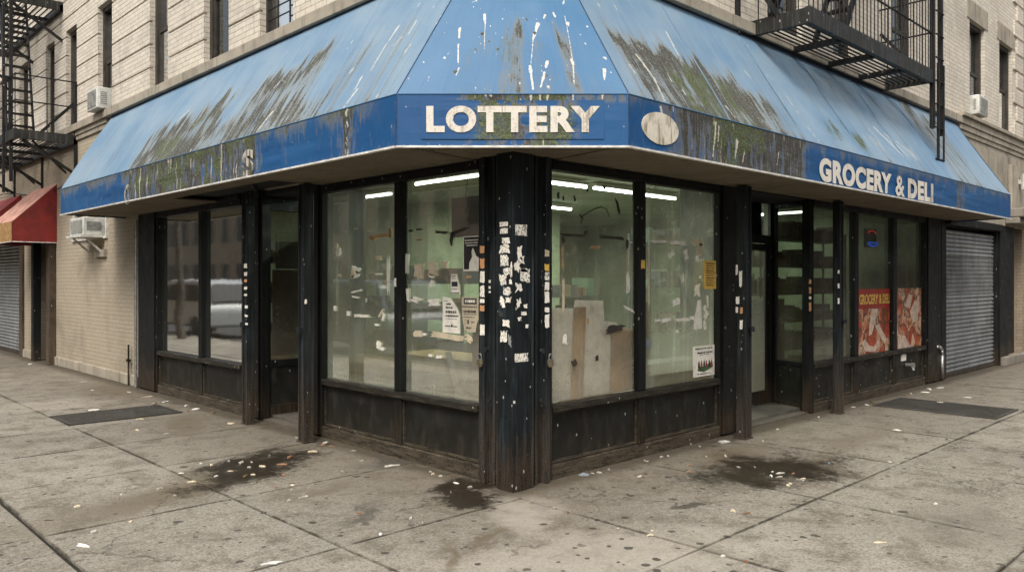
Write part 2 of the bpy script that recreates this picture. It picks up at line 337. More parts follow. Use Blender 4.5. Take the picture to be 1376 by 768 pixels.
# ------------------------------------------------------------------ mesh builder
class MB:
    def __init__(s): s.v = []; s.f = []; s.uv = {}
    def quad(s, *p, uv=None):
        i = len(s.v); s.v += [tuple(q) for q in p]; s.f.append(tuple(range(i, i+len(p))))
        if uv: s.uv[len(s.f)-1] = uv
        return s
    def box(s, x0, x1, y0, y1, z0, z1):
        if x0 > x1: x0, x1 = x1, x0
        if y0 > y1: y0, y1 = y1, y0
        i = len(s.v)
        s.v += [(x, y, z) for z in (z0, z1) for x, y in ((x0, y0), (x1, y0), (x1, y1), (x0, y1))]
        s.f += [tuple(i+k for k in q) for q in ((0, 3, 2, 1), (4, 5, 6, 7), (0, 1, 5, 4), (1, 2, 6, 5), (2, 3, 7, 6), (3, 0, 4, 7))]
        return s
    def hexa(s, b, t):
        i = len(s.v); s.v += [tuple(q) for q in b]+[tuple(q) for q in t]
        s.f += [tuple(i+k for k in q) for q in ((0, 3, 2, 1), (4, 5, 6, 7), (0, 1, 5, 4), (1, 2, 6, 5), (2, 3, 7, 6), (3, 0, 4, 7))]
        return s
    def bar(s, p, q, w, h, up=(0, 0, 1)):
        p = Vector(p); q = Vector(q); d = (q-p).normalized(); u = Vector(up)
        if abs(d.dot(u)) > .95: u = Vector((1, 0, 0))
        a = d.cross(u).normalized(); b = a.cross(d).normalized()
        c = lambda o: [o-a*w/2-b*h/2, o+a*w/2-b*h/2, o+a*w/2+b*h/2, o-a*w/2+b*h/2]
        return s.hexa(c(p), c(q))
    def tube(s, p, q, r, n=8, r2=None):
        p = Vector(p); q = Vector(q); d = (q-p).normalized(); u = Vector((0, 0, 1)) if abs(d.z) < .9 else Vector((1, 0, 0))
        a = d.cross(u).normalized(); b = a.cross(d); r2 = r if r2 is None else r2; i = len(s.v)
        for o, rr in ((p, r), (q, r2)):
            s.v += [tuple(o+a*rr*cos(2*pi*k/n)+b*rr*sin(2*pi*k/n)) for k in range(n)]
        s.f += [(i+k, i+(k+1) % n, i+n+(k+1) % n, i+n+k) for k in range(n)]
        s.f += [tuple(i+k for k in reversed(range(n))), tuple(i+n+k for k in range(n))]
        return s
    def path(s, pts, r, n=8):
        for a, b in zip(pts, pts[1:]): s.tube(a, b, r, n)
        return s
    def prism(s, poly, d):     # poly of 3D points, extruded by vector d
        i = len(s.v); n = len(poly); d = Vector(d)
        s.v += [tuple(Vector(p)) for p in poly]+[tuple(Vector(p)+d) for p in poly]
        s.f.append(tuple(i+k for k in reversed(range(n)))); s.f.append(tuple(i+n+k for k in range(n)))
        s.f += [(i+k, i+(k+1) % n, i+n+(k+1) % n, i+n+k) for k in range(n)]
        return s
    def build(s, name, mat, parent=None, bevel=0, smooth=False, **tags):
        me = bpy.data.meshes.new(name); me.from_pydata(s.v, [], s.f)
        ul = me.uv_layers.new(name='UVMap')
        for p in me.polygons:
            n = p.normal; k = max(range(3), key=lambda j: abs(n[j]))
            for j, li in enumerate(p.loop_indices):
                co = me.vertices[me.loops[li].vertex_index].co
                if p.index in s.uv: ul.data[li].uv = s.uv[p.index][j]
                else: ul.data[li].uv = (co[1], co[2]) if k == 0 else (co[0], co[2]) if k == 1 else (co[0], co[1])
        bm = bmesh.new(); bm.from_mesh(me); bmesh.ops.recalc_face_normals(bm, faces=bm.faces); bm.to_mesh(me); bm.free()
        if mat: me.materials.append(mat)
        if smooth:
            for p in me.polygons: p.use_smooth = True
        o = bpy.data.objects.new(name, me); COL.objects.link(o)
        if parent: setpar(o, parent)
        if bevel:
            b = o.modifiers.new('bevel', 'BEVEL'); b.width = bevel; b.segments = 2; b.limit_method = 'ANGLE'
        for k, v in tags.items(): o[k] = v
        return o
def wmat(o):
    m = Matrix.Translation(o.location)
    return wmat(o.parent) @ o.matrix_parent_inverse @ m if o.parent else m
def setpar(o, p):
    o.parent = p; o.matrix_parent_inverse = wmat(p).inverted()
def thing(name, label, cat, loc=(0, 0, 0), group=None):
    o = bpy.data.objects.new(name, None); COL.objects.link(o); o.location = loc; o.empty_display_size = .2
    o['label'] = label; o['category'] = cat
    if group: o['group'] = group
    return o
def tag(o, label, cat, group=None):
    o['label'] = label; o['category'] = cat
    if group: o['group'] = group
    return o
# wall-side boxes: a along the street, d outward negative, z up
def wb(mb, side, a0, a1, d0, d1, z0, z1):
    return mb.box(a0, a1, d0, d1, z0, z1) if side == 'R' else mb.box(d0, d1, a0, a1, z0, z1)
def wp(side, a, d, z): return Vector((a, d, z)) if side == 'R' else Vector((d, a, z))

FONT = None
def text_mesh(txt, name, mat, parent, origin, du, dv, width, height, fat=.02, depth=.002, spacing=1.0, slantfit=None):
    cu = bpy.data.curves.new(name, 'FONT'); cu.body = txt; cu.size = 1; cu.offset = fat; cu.space_character = spacing; cu.resolution_u = 6
    t = bpy.data.objects.new(name+'_tmp', cu); COL.objects.link(t)
    dg = bpy.context.evaluated_depsgraph_get(); dg.update()
    me = bpy.data.meshes.new_from_object(t.evaluated_get(dg)); bpy.data.objects.remove(t)
    xs = [v.co.x for v in me.vertices]; ys = [v.co.y for v in me.vertices]
    x0, x1, y0, y1 = min(xs), max(xs), min(ys), max(ys)
    du = Vector(du).normalized(); dv = Vector(dv).normalized(); nn = du.cross(dv)
    for v in me.vertices:
        a = (v.co.x-x0)/(x1-x0)*width; b = (v.co.y-y0)/(y1-y0)*height
        v.co = Vector(origin)+du*a+dv*b
    if depth:
        bm = bmesh.new(); bm.from_mesh(me)
        r = bmesh.ops.extrude_face_region(bm, geom=list(bm.faces))
        bmesh.ops.translate(bm, verts=[e for e in r['geom'] if isinstance(e, bmesh.types.BMVert)], vec=nn*depth)
        bmesh.ops.recalc_face_normals(bm, faces=bm.faces); bm.to_mesh(me); bm.free()
    me.materials.clear(); me.materials.append(mat)
    for p in me.polygons: p.use_smooth = False
    o = bpy.data.objects.new(name, me); COL.objects.link(o)
    if parent: setpar(o, parent)
    return o

# ------------------------------------------------------------------ ground
gs = MB(); gs.quad((-260, -260, -.17), (260, -260, -.17), (260, 260, -.17), (-260, 260, -.17)); gs.build('ground', M['asphalt'], kind='structure')
rd = MB(); rd.box(-14, -4.95, -80, 80, -.2, -.135); rd.box(-4.94, 80, -14, -4.95, -.2, -.136); rd.build('road', M['asphalt'], kind='structure')
base = MB(); base.box(-4.75, 12, -4.75, 60, -.2, -.02); base.box(12.001, 60, -4.75, 12, -.2, -.02); base.build('sidewalk_bed', M['joint'], kind='structure')
xs = [-4.72, -2.93, -1.685, -.17]+[1.39+1.56*k for k in range(0, 26)]
ys = [-4.72, -3.1, -1.75, -.235, 1.23, 2.62, 3.86, 5.07]+[6.5+1.5*k for k in range(0, 26)]
sw = MB(); rj = random.Random(3)
def slab(x0, x1, y0, y1):
    gx0 = .015 if abs(x0+2.93) < .01 else .0055; gx1 = .015 if abs(x1+2.93) < .01 else .0055
    g = .0055
    j = lambda: rj.uniform(-.0025, .0025)
    n = 9; pts = []
    gx0 += .0015; gx1 += .0015
    for k in range(n): pts.append((x0+gx0+(x1-x0-gx0-gx1)*k/n, y0+g+j()))
    for k in range(n): pts.append((x1-gx1+j(), y0+g+(y1-y0-g*2)*k/n))
    for k in range(n): pts.append((x1-gx1-(x1-x0-gx0-gx1)*k/n, y1-g+j()))
    for k in range(n): pts.append((x0+gx0+j(), y1-g-(y1-y0-g*2)*k/n))
    dz = rj.uniform(-.0015, .0015); i = len(sw.v); m = len(pts)
    cx, cy = (x0+x1)/2, (y0+y1)/2
    def inset(d): return [(cx+(p[0]-cx)*(1-2*d/(x1-x0)), cy+(p[1]-cy)*(1-2*d/(y1-y0))) for p in pts]
    ins = inset(.004); in2 = inset(rj.uniform(.008, .022))
    sw.v += [(p[0], p[1], -.03) for p in pts]+[(p[0], p[1], -.004+dz) for p in pts]+[(p[0], p[1], dz) for p in ins]+[(p[0], p[1], dz) for p in in2]
    for k in range(m):
        q = (k+1) % m
        for L_ in range(3): sw.f.append((i+L_*m+k, i+L_*m+q, i+(L_+1)*m+q, i+(L_+1)*m+k))
    sw.f.append(tuple(i+3*m+k for k in range(m)))
for x0, x1 in zip([-4.72, -2.93, -1.685], [-2.93, -1.685, .2]):
    for y0, y1 in zip(ys[3:], ys[4:]): slab(x0, x1, y0, y1)
for x0, x1 in zip(xs[3:], xs[4:]):
    for y0, y1 in zip([-4.72, -3.1, -1.75], [-3.1, -1.75, .2]): slab(x0, x1, y0, y1)
for x0, x1 in zip(xs[:3], xs[1:4]):
    for y0, y1 in zip(ys[:3], ys[1:4]): slab(x0, x1, y0, y1)
swo = sw.build('sidewalk', M['pavement'], kind='structure')
ta = swo.data.color_attributes.new('tone', 'FLOAT_COLOR', 'POINT'); rt_ = random.Random(9); tn_ = [rt_.random() for _ in range(len(sw.v)//144+1)]
for i_, d_ in enumerate(ta.data): v_ = tn_[i_//144]; d_.color = (v_, 1. if i_ % 144 < 108 else 0., v_, 1)
kb = MB(); kb.box(-4.95, -4.75, -4.95, 60, -.18, .0); kb.box(-4.749, 60, -4.95, -4.75, -.18, .0); kb.build('kerb', M['curb'], kind='structure', bevel=.012)

# ------------------------------------------------------------------ the corner building
bld = thing('corner_building', 'cream brick corner apartment building with tall sash windows above the blue awning', 'building', (5, 5, 0))
HT = 11.0
def holes_wall(side, a0, a1, z0, z1, opens, d0, d1, mb):
    """solid wall from a0..a1, z0..z1 with rectangular openings, as boxes between breaks"""
    av = sorted({a0, a1, *[o[0] for o in opens if a0 < o[0] < a1], *[o[1] for o in opens if a0 < o[1] < a1]})
    for p, q in zip(av, av[1:]):
        m = (p+q)/2; zz = z0
        for o in sorted([o for o in opens if o[0] < m < o[1]], key=lambda o: o[2]):
            if o[3] <= z0 or o[2] >= z1: continue
            if o[2] > zz: wb(mb, side, p, q, d0, d1, zz, o[2])
            zz = max(zz, o[3])
        if zz < z1: wb(mb, side, p, q, d0, d1, zz, z1)
LW = [(1.2, 1.95), (3.40, 4.17), (4.98, 5.70), (6.90, 7.58), (9.22, 9.92), (11.08, 11.72), (12.47, 13.06), (14.4, 15.1), (16.2, 16.9), (18.4, 19.1), (20.4, 21.1)]
RW = [(1.3, 2.1), (3.95, 4.75), (5.6, 6.2), (7.5, 8.35), (11.0, 11.87), (12.76, 13.64)]
rows = [(4.34, 6.12), (7.55, 9.3)]
LO = [(a, b, z0, z1) for a, b in LW for z0, z1 in rows]; RO = [(a, b, z0+.12, z1) for a, b in RW for z0, z1 in rows]
up = MB(); holes_wall('L', .3, 24, 4.10, HT, LO, .03, .3, up)
up.build('wall', M['brick'], bld)
# rusticated courses on the left street: raised bands of five courses with sunk grooves
bands = MB(); z = 4.36; k = 0
while z < HT-.1:
    holes_wall('L', .3, 24, z, z+.308, [(a, b, z0-.01, z1+.01) for a, b, z0, z1 in LO], -.012, .032, bands); z += .337
bands.build('rusticated_brickwork', M['brick'], bld)
up = MB(); holes_wall('R', .0, 14.3, 4.10, HT, RO, .0, .3, up); up.build('wall', M['brick'], bld)
# hidden band behind the awning, and the ground-floor wall that is not shop window
lo = MB(); lo.box(.02, .3, .3, 9.5, 2.62, 4.10); lo.box(.0, 14.3, .02, .3, 2.62, 4.10)
lo.build('fascia_wall', M['stone'], bld)
lw = MB(); lw.box(0, .3, 7.98, 12.40, 0, 2.62); lw.box(0, .3, 9.50, 12.4, 2.62, 4.10)
lw.build('painted_wall', M['brick_paint'], bld)
pl = MB(); pl.box(-.035, .01, 7.99, 12.40, 0, .16); pl.build('plinth', M['stone'], bld, bevel=.01)
# stone ledge and mouldings
ld = MB()
ld.box(-.09, .04, .0, 24, 4.215, 4.335); ld.box(-.05, .04, 9.4, 24, 4.14, 4.215); ld.box(-.03, .04, 9.4, 24, 4.06, 4.14)
ld.box(.0, 14.4, -.09, .04, 4.216, 4.336); ld.box(10.3, 14.4, -.13, .04, 4.337, 4.40)
ld.box(10.3, 14.4, -.07, .04, 4.12, 4.215); ld.box(10.3, 14.4, -.05, .04, 4.04, 4.12); ld.box(10.3, 14.4, -.03, .04, 3.96, 4.04)
ld.build('ledge', M['stone'], bld, bevel=.006)
# stone lintels on the right street
for a, b in RW:
    for z0, z1 in rows: lt = MB(); lt.box(a-.15, b+.15, -.012, .1, z1+.002, z1+.33); lt.build('lintel', M['stone'], bld)
# quoins at the far end
qn = MB(); z = 4.42; k = 0
while z < HT-.3:
    w_ = .42 if k % 2 else .62
    qn.box(14.3-w_, 14.33, -.03, .02, z, z+.30); z += .33; k += 1
qn.build('quoin', M['brick'], bld, bevel=.006)

def sash(side, a, b, z0, z1, dz, content, parent):
    d = .115
    fr = MB()
    wb(fr, side, a, a+.07, d-.05, d+.05, z0, z1); wb(fr, side, b-.07, b, d-.05, d+.05, z0, z1)
    wb(fr, side, a+.071, b-.071, d-.05, d+.05, z0, z0+.06); wb(fr, side, a+.071, b-.071, d-.05, d+.05, z1-.07, z1)
    zm = (z0+z1)/2-.05
    wb(fr, side, a+.071, b-.071, d-.02, d+.045, zm, zm+.055)
    wb(fr, side, a+.0715, a+.105, d-.02, d+.03, z0+.061, zm-.001); wb(fr, side, b-.105, b-.0715, d-.02, d+.03, z0+.061, zm-.001)
    f = fr.build('window', M['winframe'], parent)
    pn = MB()
    for (q0, q1, dd) in ((z0+.06, zm, d+.0), (zm+.055, z1-.07, d+.02)):
        pn.quad(wp(side, a+.07, dd, q0), wp(side, b-.07, dd, q0), wp(side, b-.07, dd, q1), wp(side, a+.07, dd, q1))
    pn.build('pane', M['glass_up'], f)
    bk = MB(); wb(bk, side, a-.1, b+.1, d+.55, d+.56, z0-.1, z1+.1)
    wb(bk, side, a-.001, a, d+.1, d+.55, z0, z1); wb(bk, side, b, b+.001, d+.1, d+.55, z0, z1)
    bk.build('room_back', M['dark'], f)
    if content:
        cu = MB(); n = 26; s0, s1 = content[1]; zc0, zc1 = z0+.05+(z1-z0)*content[2][0], z0+(z1-z0)*content[2][1]
        A = a+.07+(b-a-.14)*s0; Bq = a+.07+(b-a-.14)*s1
        pts = [(A+(Bq-A)*i/n, d+.12+.018*sin(i*2.1)+.008*sin(i*5)) for i in range(n+1)]
        for (p, q) in zip(pts, pts[1:]):
            cu.quad(wp(side, p[0], p[1], zc0), wp(side, q[0], q[1], zc0), wp(side, q[0], q[1], zc1), wp(side, p[0], p[1], zc1))
        cu.build('curtain' if content[0] == 'curtain' else 'blind', M[content[0]], f)
    return f
cont = {1: ('curtain', (0, .62), (0, 1)), 2: ('curtain', (0, .55), (0, 1)), 3: ('blind', (.0, 1), (0, .95)), 4: ('blind', (0, 1), (.0, 1)), 5: None, 6: None}
for i, (a, b) in enumerate(LW):
    for k, (z0, z1) in enumerate(rows): sash('L', a, b, z0, z1, 0, cont.get(i) if k == 0 else ('blind', (0, 1), (.3, 1)), bld)
contR = {1: ('curtain', (0, .5), (0, 1)), 3: ('curtain', (0, .6), (0, 1)), 4: ('blind', (0, 1), (.5, 1)), 5: ('blind', (0, 1), (.55, 1))}
for i, (a, b) in enumerate(RW):
    for k, (z0, z1) in enumerate(rows): sash('R', a, b, z0+.12, z1, 0, contR.get(i) if k == 0 else None, bld)
sg = MB()   # little window guard on the near left window
for zz in (4.50, 4.62, 4.74): sg.tube((-.02, 3.45, zz), (-.02, 3.95, zz), .008, 6)
for q in (3.45, 3.72, 3.95): sg.tube((-.02, q, 4.33), (-.02, q, 4.78), .010, 6)
sg.build('window_guard', M['iron'], bld)
# roof and back so the block is closed
rf = MB(); rf.box(.31, 14.3, .31, 24, HT-.1, HT+.05); rf.box(14.29, 14.3, .31, 24, 0, HT-.11); rf.box(.3, 14.28, 23.9, 24, 0, HT-.11)
rf.build('roof', M['stone'], bld)

# ------------------------------------------------------------------ shop interior shell
shell = thing('shop_interior', 'green painted shop room behind the dirty display windows', 'shop interior', (4.5, 4, 0))
fl = MB(); fl.box(.12, 9.4, .12, 7.9, .02, .05); fl.build('floor', M['shopfloor'], shell)
ce = MB(); ce.box(.31, 9.4, .31, 7.9, 2.80, 2.84); ce.build('ceiling', M['ceiling'], shell)
wl = MB(); wl.box(9.3, 9.4, .12, 7.9, .05, 2.8); wl.box(.12, 9.3, 7.8, 7.9, .05, 2.8)
wl.box(6.2, 6.3, 5.3, 7.8, .05, 2.8); wl.box(3.3, 6.2, 5.3, 5.4, .05, 2.8); wl.box(3.3, 3.4, 5.401, 7.8, .05, 2.8); wl.build('partition', M['green_wall'], shell)

# ------------------------------------------------------------------ shopfronts
ZS, ZH = .60, 2.485
def bay(side, a0, a1, sf, glass, riser_over=0):
    """pane, riser panel with raised bead"""
    p = MB()
    if side == 'R': p.quad((a0, .035, ZS), (a1, .035, ZS), (a1, .035, ZH), (a0, .035, ZH))
    else: p.quad((.035, a0, ZS), (.035, a1, ZS), (.035, a1, ZH), (.035, a0, ZH))
    pane = p.build('pane', glass, sf)
    r = MB(); wb(r, side, a0-.01, a1+.01, .012, .04, .12, ZS-.06)
    rp = r.build('riser_panel', M['riser'], sf)
    b = MB(); e = .022
    wb(b, side, a0, a1, -.004, .0115, .125, .125+e); wb(b, side, a0, a1, -.004, .0115, ZS-.085, ZS-.085+e)
    wb(b, side, a0, a0+e, -.004, .0115, .148, ZS-.086); wb(b, side, a1-e, a1, -.004, .0115, .148, ZS-.086)
    b.build('bead', M['sillwood'], rp)
    return pane
panes = {}
def shopfront(side, lab, segs, start, end):
    sf = thing('shopfront', lab, 'shopfront', wp(side, (start+end)/2, 0, 0))
    for key, (a0, a1), g in segs: panes[side+key] = bay(side, a0, a1, sf, M[g])
    return sf
sfL = shopfront('L', 'black shopfront with green lit windows and torn papers left of the corner pillar', [('1', (.39, 1.44), 'glass'), ('2', (1.54, 2.78), 'glass')], .38, 3.05)
sfL2 = shopfront('L', 'black shopfront with a white car reflected in its two panes beside the painted brick wall', [('3', (4.62, 5.74), 'glass_low'), ('4', (5.84, 7.23), 'glass_low')], 4.3, 7.97)
sfR = shopfront('R', 'black shopfront right of the corner pillar with white board behind its first pane', [('1', (.39, 1.54), 'glass_clean'), ('2', (1.64, 2.88), 'glass')], .38, 3.2)
sfR2 = shopfront('R', 'black shopfront with meat posters between the entrance and the roller shutter', [('3', (5.0, 6.19), 'glass_low'), ('4', (6.31, 7.50), 'glass_low'), ('5', (7.64, 8.76), 'glass_low')], 4.93, 9.4)
def rails(side, sf, s, e, mull, jambs):
    m = MB(); wb(m, side, s, e, -.045, .05, ZS-.062, ZS-.002); m.build('sill', M['sillwood'], sf, bevel=.008)
    m = MB(); wb(m, side, s-.02, e+.02, -.03, .06, -.01, .118); m.build('base_rail', M['sillwood'], sf, bevel=.01)
    m = MB(); wb(m, side, s, e, -.035, .06, ZH, ZH+.07); wb(m, side, s, e, -.06, .06, ZH+.071, ZH+.13); m.build('head_rail', M['frame'], sf, bevel=.005)
    for a0, a1 in mull:
        m = MB(); wb(m, side, a0, a1, -.028, .055, ZS, ZH); wb(m, side, a0, a1, -.022, .05, .12, ZS-.063); m.build('mullion', M['frame'], sf, bevel=.006)
    for a0, a1, d0 in jambs:
        m = MB(); wb(m, side, a0, a1, d0, .07, .02, ZH+.14); wb(m, side, a0+.05, a1-.05, d0-.02, d0, .02, ZH+.13)
        m.build('jamb', M['frame'], sf, bevel=.006)
rails('L', sfL, .39, 2.78, [(1.44, 1.54)], [(2.782, 3.05, -.03)])
rails('L', sfL2, 4.62, 7.23, [(5.74, 5.84)], [(7.232, 7.97, -.04), (4.10, 4.618, -.02)])
rails('R', sfR, .39, 2.88, [(1.54, 1.64)], [(2.882, 3.20, -.03)])
rails('R', sfR2, 5.0, 8.76, [(6.19, 6.31), (7.50, 7.64)], [(8.762, 9.42, -.04), (4.90, 4.998, -.03)])

V3_ = lambda v, z: Vector((v.x, v.y, z))
# entrance recess on the right street
en = thing('entrance', 'dark recessed glass door entrance beside the steel track post right of the corner', 'doorway', (4.1, .5, 0))
m = MB(); m.box(3.2, 4.9, .60, .66, 2.1, 2.6); m.box(3.2, 3.28, .60, .66, 0, 2.1); m.box(4.28, 4.36, .56, .66, 0, 2.6); m.box(5.06, 5.13, .56, .66, 0, 2.6)
m.box(4.361, 5.059, .57, .65, 2.06, 2.16); m.box(3.2, 3.26, .0, .60, 0, 2.6)
m.build('door_frame', M['frame'], en, bevel=.004)
dr = MB(); dr.box(4.37, 4.44, .58, .63, .03, 2.05); dr.box(4.98, 5.055, .58, .63, .03, 2.05); dr.box(4.441, 4.979, .58, .63, .03, .22); dr.box(4.441, 4.979, .58, .63, 1.97, 2.05)
door = dr.build('door', M['frame'], en, bevel=.003)
m = MB(); m.quad((4.44, .60, .22), (4.98, .60, .22), (4.98, .60, 1.97), (4.44, .60, 1.97)); m.build('glass', M['glass_low'], door)
m = MB(); m.path([(4.49, .575, .95), (4.49, .52, .95), (4.49, .52, 1.25), (4.49, .575, 1.25)], .012); m.build('handle', M['steel'], door)
m = MB(); m.quad((4.361, .60, 2.16), (5.06, .60, 2.16), (5.06, .60, 2.56), (4.361, .60, 2.56)); m.build('transom', M['glass'], en)
dr = MB(); dr.box(3.29, 3.36, .58, .63, .03, 2.05); dr.box(4.20, 4.27, .58, .63, .03, 2.05); dr.box(3.361, 4.199, .58, .63, .03, .22); dr.box(3.361, 4.199, .58, .63, 1.97, 2.05)
door = dr.build('door', M['frame'], en, bevel=.003)
m = MB(); m.quad((3.36, .60, .22), (4.2, .60, .22), (4.2, .60, 1.97), (3.36, .60, 1.97)); m.build('glass', M['glass_low'], door)
# side return (splayed wall with its own glass)
A = Vector((5.12, .59, 0)); B_ = Vector((4.915, -.03, 0)); dd = (B_-A).normalized(); nn = Vector((-dd.y, dd.x, 0))*-1
def ret(mb, t0, t1, z0, z1, th=.05, off=0):
    L = (B_-A).length; p = A+dd*L*t0+nn*off; q = A+dd*L*t1+nn*off; h = nn*th
    mb.hexa([p+Vector((0, 0, z0)), q+Vector((0, 0, z0)), q-h+Vector((0, 0, z0)), p-h+Vector((0, 0, z0))], [p+Vector((0, 0, z1)), q+Vector((0, 0, z1)), q-h+Vector((0, 0, z1)), p-h+Vector((0, 0, z1))])
m = MB(); ret(m, 0, .12, 0, 2.6); ret(m, .80, 1, 0, 2.6); ret(m, .121, .799, .0, .10); ret(m, .121, .799, ZS-.05, ZS); ret(m, .121, .799, 2.5, 2.6)
m.build('side_frame', M['frame'], en, bevel=.004)
m = MB(); ret(m, .121, .799, .101, ZS-.051, .03, -.012); m.build('side_panel', M['riser'], en)
m = MB(); _p = A+dd*(B_-A).length*.12-nn*.02; _q = A+dd*(B_-A).length*.80-nn*.02; m.quad(V3_(_p, ZS), V3_(_q, ZS), V3_(_q, 2.5), V3_(_p, 2.5)); m.build('side_glass', M['glass_low'], en)
m = MB(); m.box(3.2, 5.1, 0.02, .6, 2.56, 2.60); m.build('recess_ceiling', M['dark'], en)
m = MB(); m.box(3.2, 5.1, .0, .62, -.001, .018); m.build('threshold', M['curb_dark'], en)
# entrance recess on the left street
el = thing('entrance', 'narrow dark recessed doorway with brown door glass between the two left shopfronts', 'doorway', (.4, 3.5, 0))
m = MB(); m.box(.0, .62, 4.12, 4.17, 0, .16); m.box(.0, .10, 4.12, 4.17, .161, 2.6); m.box(.52, .62, 4.12, 4.17, .161, 2.6); m.box(.101, .519, 4.12, 4.17, 2.40, 2.6); m.box(.101, .519, 4.12, 4.17, .60, .68)
m.build('side_frame', M['frame'], el, bevel=.004)
m = MB(); m.box(.101, .519, 4.135, 4.16, .161, .599); m.build('side_panel', M['riser'], el)
m = MB(); m.quad((.101, 4.14, .68), (.519, 4.14, .68), (.519, 4.14, 2.40), (.101, 4.14, 2.40)); m.build('side_glass', M['glass_low'], el)
m = MB(); m.box(.16, .50, 4.20, 4.205, .72, 1.72); m.build('door_blind', plain('brown_board', (.16, .085, .04), .8, 0, .25), el)
m = MB(); m.box(.20, .50, 4.20, 4.205, 1.73, 2.05); m.build('notice', M['blind'], el)
m = MB(); m.box(.62, .68, 3.05, 3.13, 0, 2.6); m.box(.62, .68, 4.05, 4.12, 0, 2.6); m.box(.62, .68, 3.131, 4.049, 2.1, 2.2); m.box(0, .62, 3.05, 3.11, 0, 2.6)
m.build('door_frame', M['frame'], el, bevel=.004)
dr = MB(); dr.box(.63, .67, 3.14, 3.22, .03, 2.09); dr.box(.63, .67, 3.96, 4.04, .03, 2.09); dr.box(.63, .67, 3.221, 3.959, .03, .25); dr.box(.63, .67, 3.221, 3.959, 2.0, 2.09)
door = dr.build('door', M['frame'], el, bevel=.003)
m = MB(); m.quad((.65, 3.22, .25), (.65, 3.96, .25), (.65, 3.96, 2.0), (.65, 3.22, 2.0)); m.build('glass', M['glass_low'], door)
m = MB(); m.path([(.62, 3.28, .95), (.57, 3.28, .95), (.57, 3.28, 1.25), (.62, 3.28, 1.25)], .012); m.build('handle', M['steel'], door)
m = MB(); m.box(0.02, .62, 3.05, 4.15, 2.56, 2.60); m.build('recess_ceiling', M['dark'], el)
m = MB(); m.box(.0, .64, 3.05, 4.15, -.001, .018); m.build('threshold', M['curb_dark'], el)

# corner pillar
cp = thing('corner_pillar', 'black steel corner pillar plastered with torn white stickers', 'pillar', (0, 0, 0))
m = MB()
m.hexa([(-.115, -.02, 0), (-.02, -.115, 0), (.16, -.08, 0), (-.08, .16, 0)], [(-.115, -.02, 2.6), (-.02, -.115, 2.6), (.16, -.08, 2.6), (-.08, .16, 2.6)])
m.v = []; m.f = []
pl_ = [(-.112, .078, 0), (-.112, -.092, 0), (.083, -.092, 0), (.083, .078, 0)]
m.prism(pl_, (0, 0, 2.6)); shaft = m.build('shaft', M['pillar'], cp, bevel=.005)
m = MB(); m.box(-.116, -.1125, -.06, .05, .0, .55); m.box(-.08, .04, -.0965, -.0925, .0, .42); m.build('base_plate', M['pillar'], cp, bevel=.002)
for sd_ in 'LR':
    m = MB()
    wb(m, sd_, .084, .388, -.03, .06, 0, 2.6); wb(m, sd_, .095, .125, -.085, -.031, 0, 2.6); wb(m, sd_, .262, .305, -.085, -.031, 0, 2.6); wb(m, sd_, .165, .190, -.062, -.031, 0, 2.6)
    m.build('gate_channel', M['post'], cp, bevel=.006)
m = MB(); m.tube((-.10, .20, 1.06), (-.125, .20, 1.06), .02, 8); m.tube((.20, -.085, 1.05), (.20, -.11, 1.05), .02, 8)
m.tube((-.085, .20, .66), (-.10, .20, .66), .018, 8); m.tube((.20, -.085, .66), (.20, -.10, .66), .018, 8)
m.build('bolt', M['post'], cp)

def padlock(pos, side, lab):
    t = thing('padlock', lab, 'padlock', pos)
    x, y, z = pos; ax = Vector((0, 1, 0)) if side == 'L' else Vector((1, 0, 0)); out = Vector((-1, 0, 0)) if side == 'L' else Vector((0, -1, 0))
    c = Vector(pos)+out*.02; b = MB(); p = [c+ax*a+Vector((0, 0, zz)) for a, zz in ((-.024, 0), (.024, 0), (.03, -.035), (.022, -.062), (-.022, -.062), (-.03, -.035))]
    b.prism([q-out*.011 for q in p], out*.022); b.build('body', M['brass'], t, bevel=.004)
    s = MB(); s.path([c+ax*(.017*cos(th))+Vector((0, 0, .012+.03*sin(th))) for th in [pi*k/8 for k in range(9)]], .0045, 6)
    s.tube(c+ax*.017, c+ax*.017+Vector((0, 0, .013)), .0045, 6); s.tube(c-ax*.017, c-ax*.017+Vector((0, 0, .013)), .0045, 6); s.build('shackle', M['steel'], t)
    h = MB(); q = c-out*.02+Vector((0, 0, .03)); h.tube(q-ax*.0, q+out*.035, .006, 6); h.build('hasp', M['post'], t)
padlock((-.087, .285, .98), 'L', 'brass padlock hanging on the left channel of the corner pillar')
padlock((.285, -.087, .98), 'R', 'brass padlock hanging on the right channel of the corner pillar')

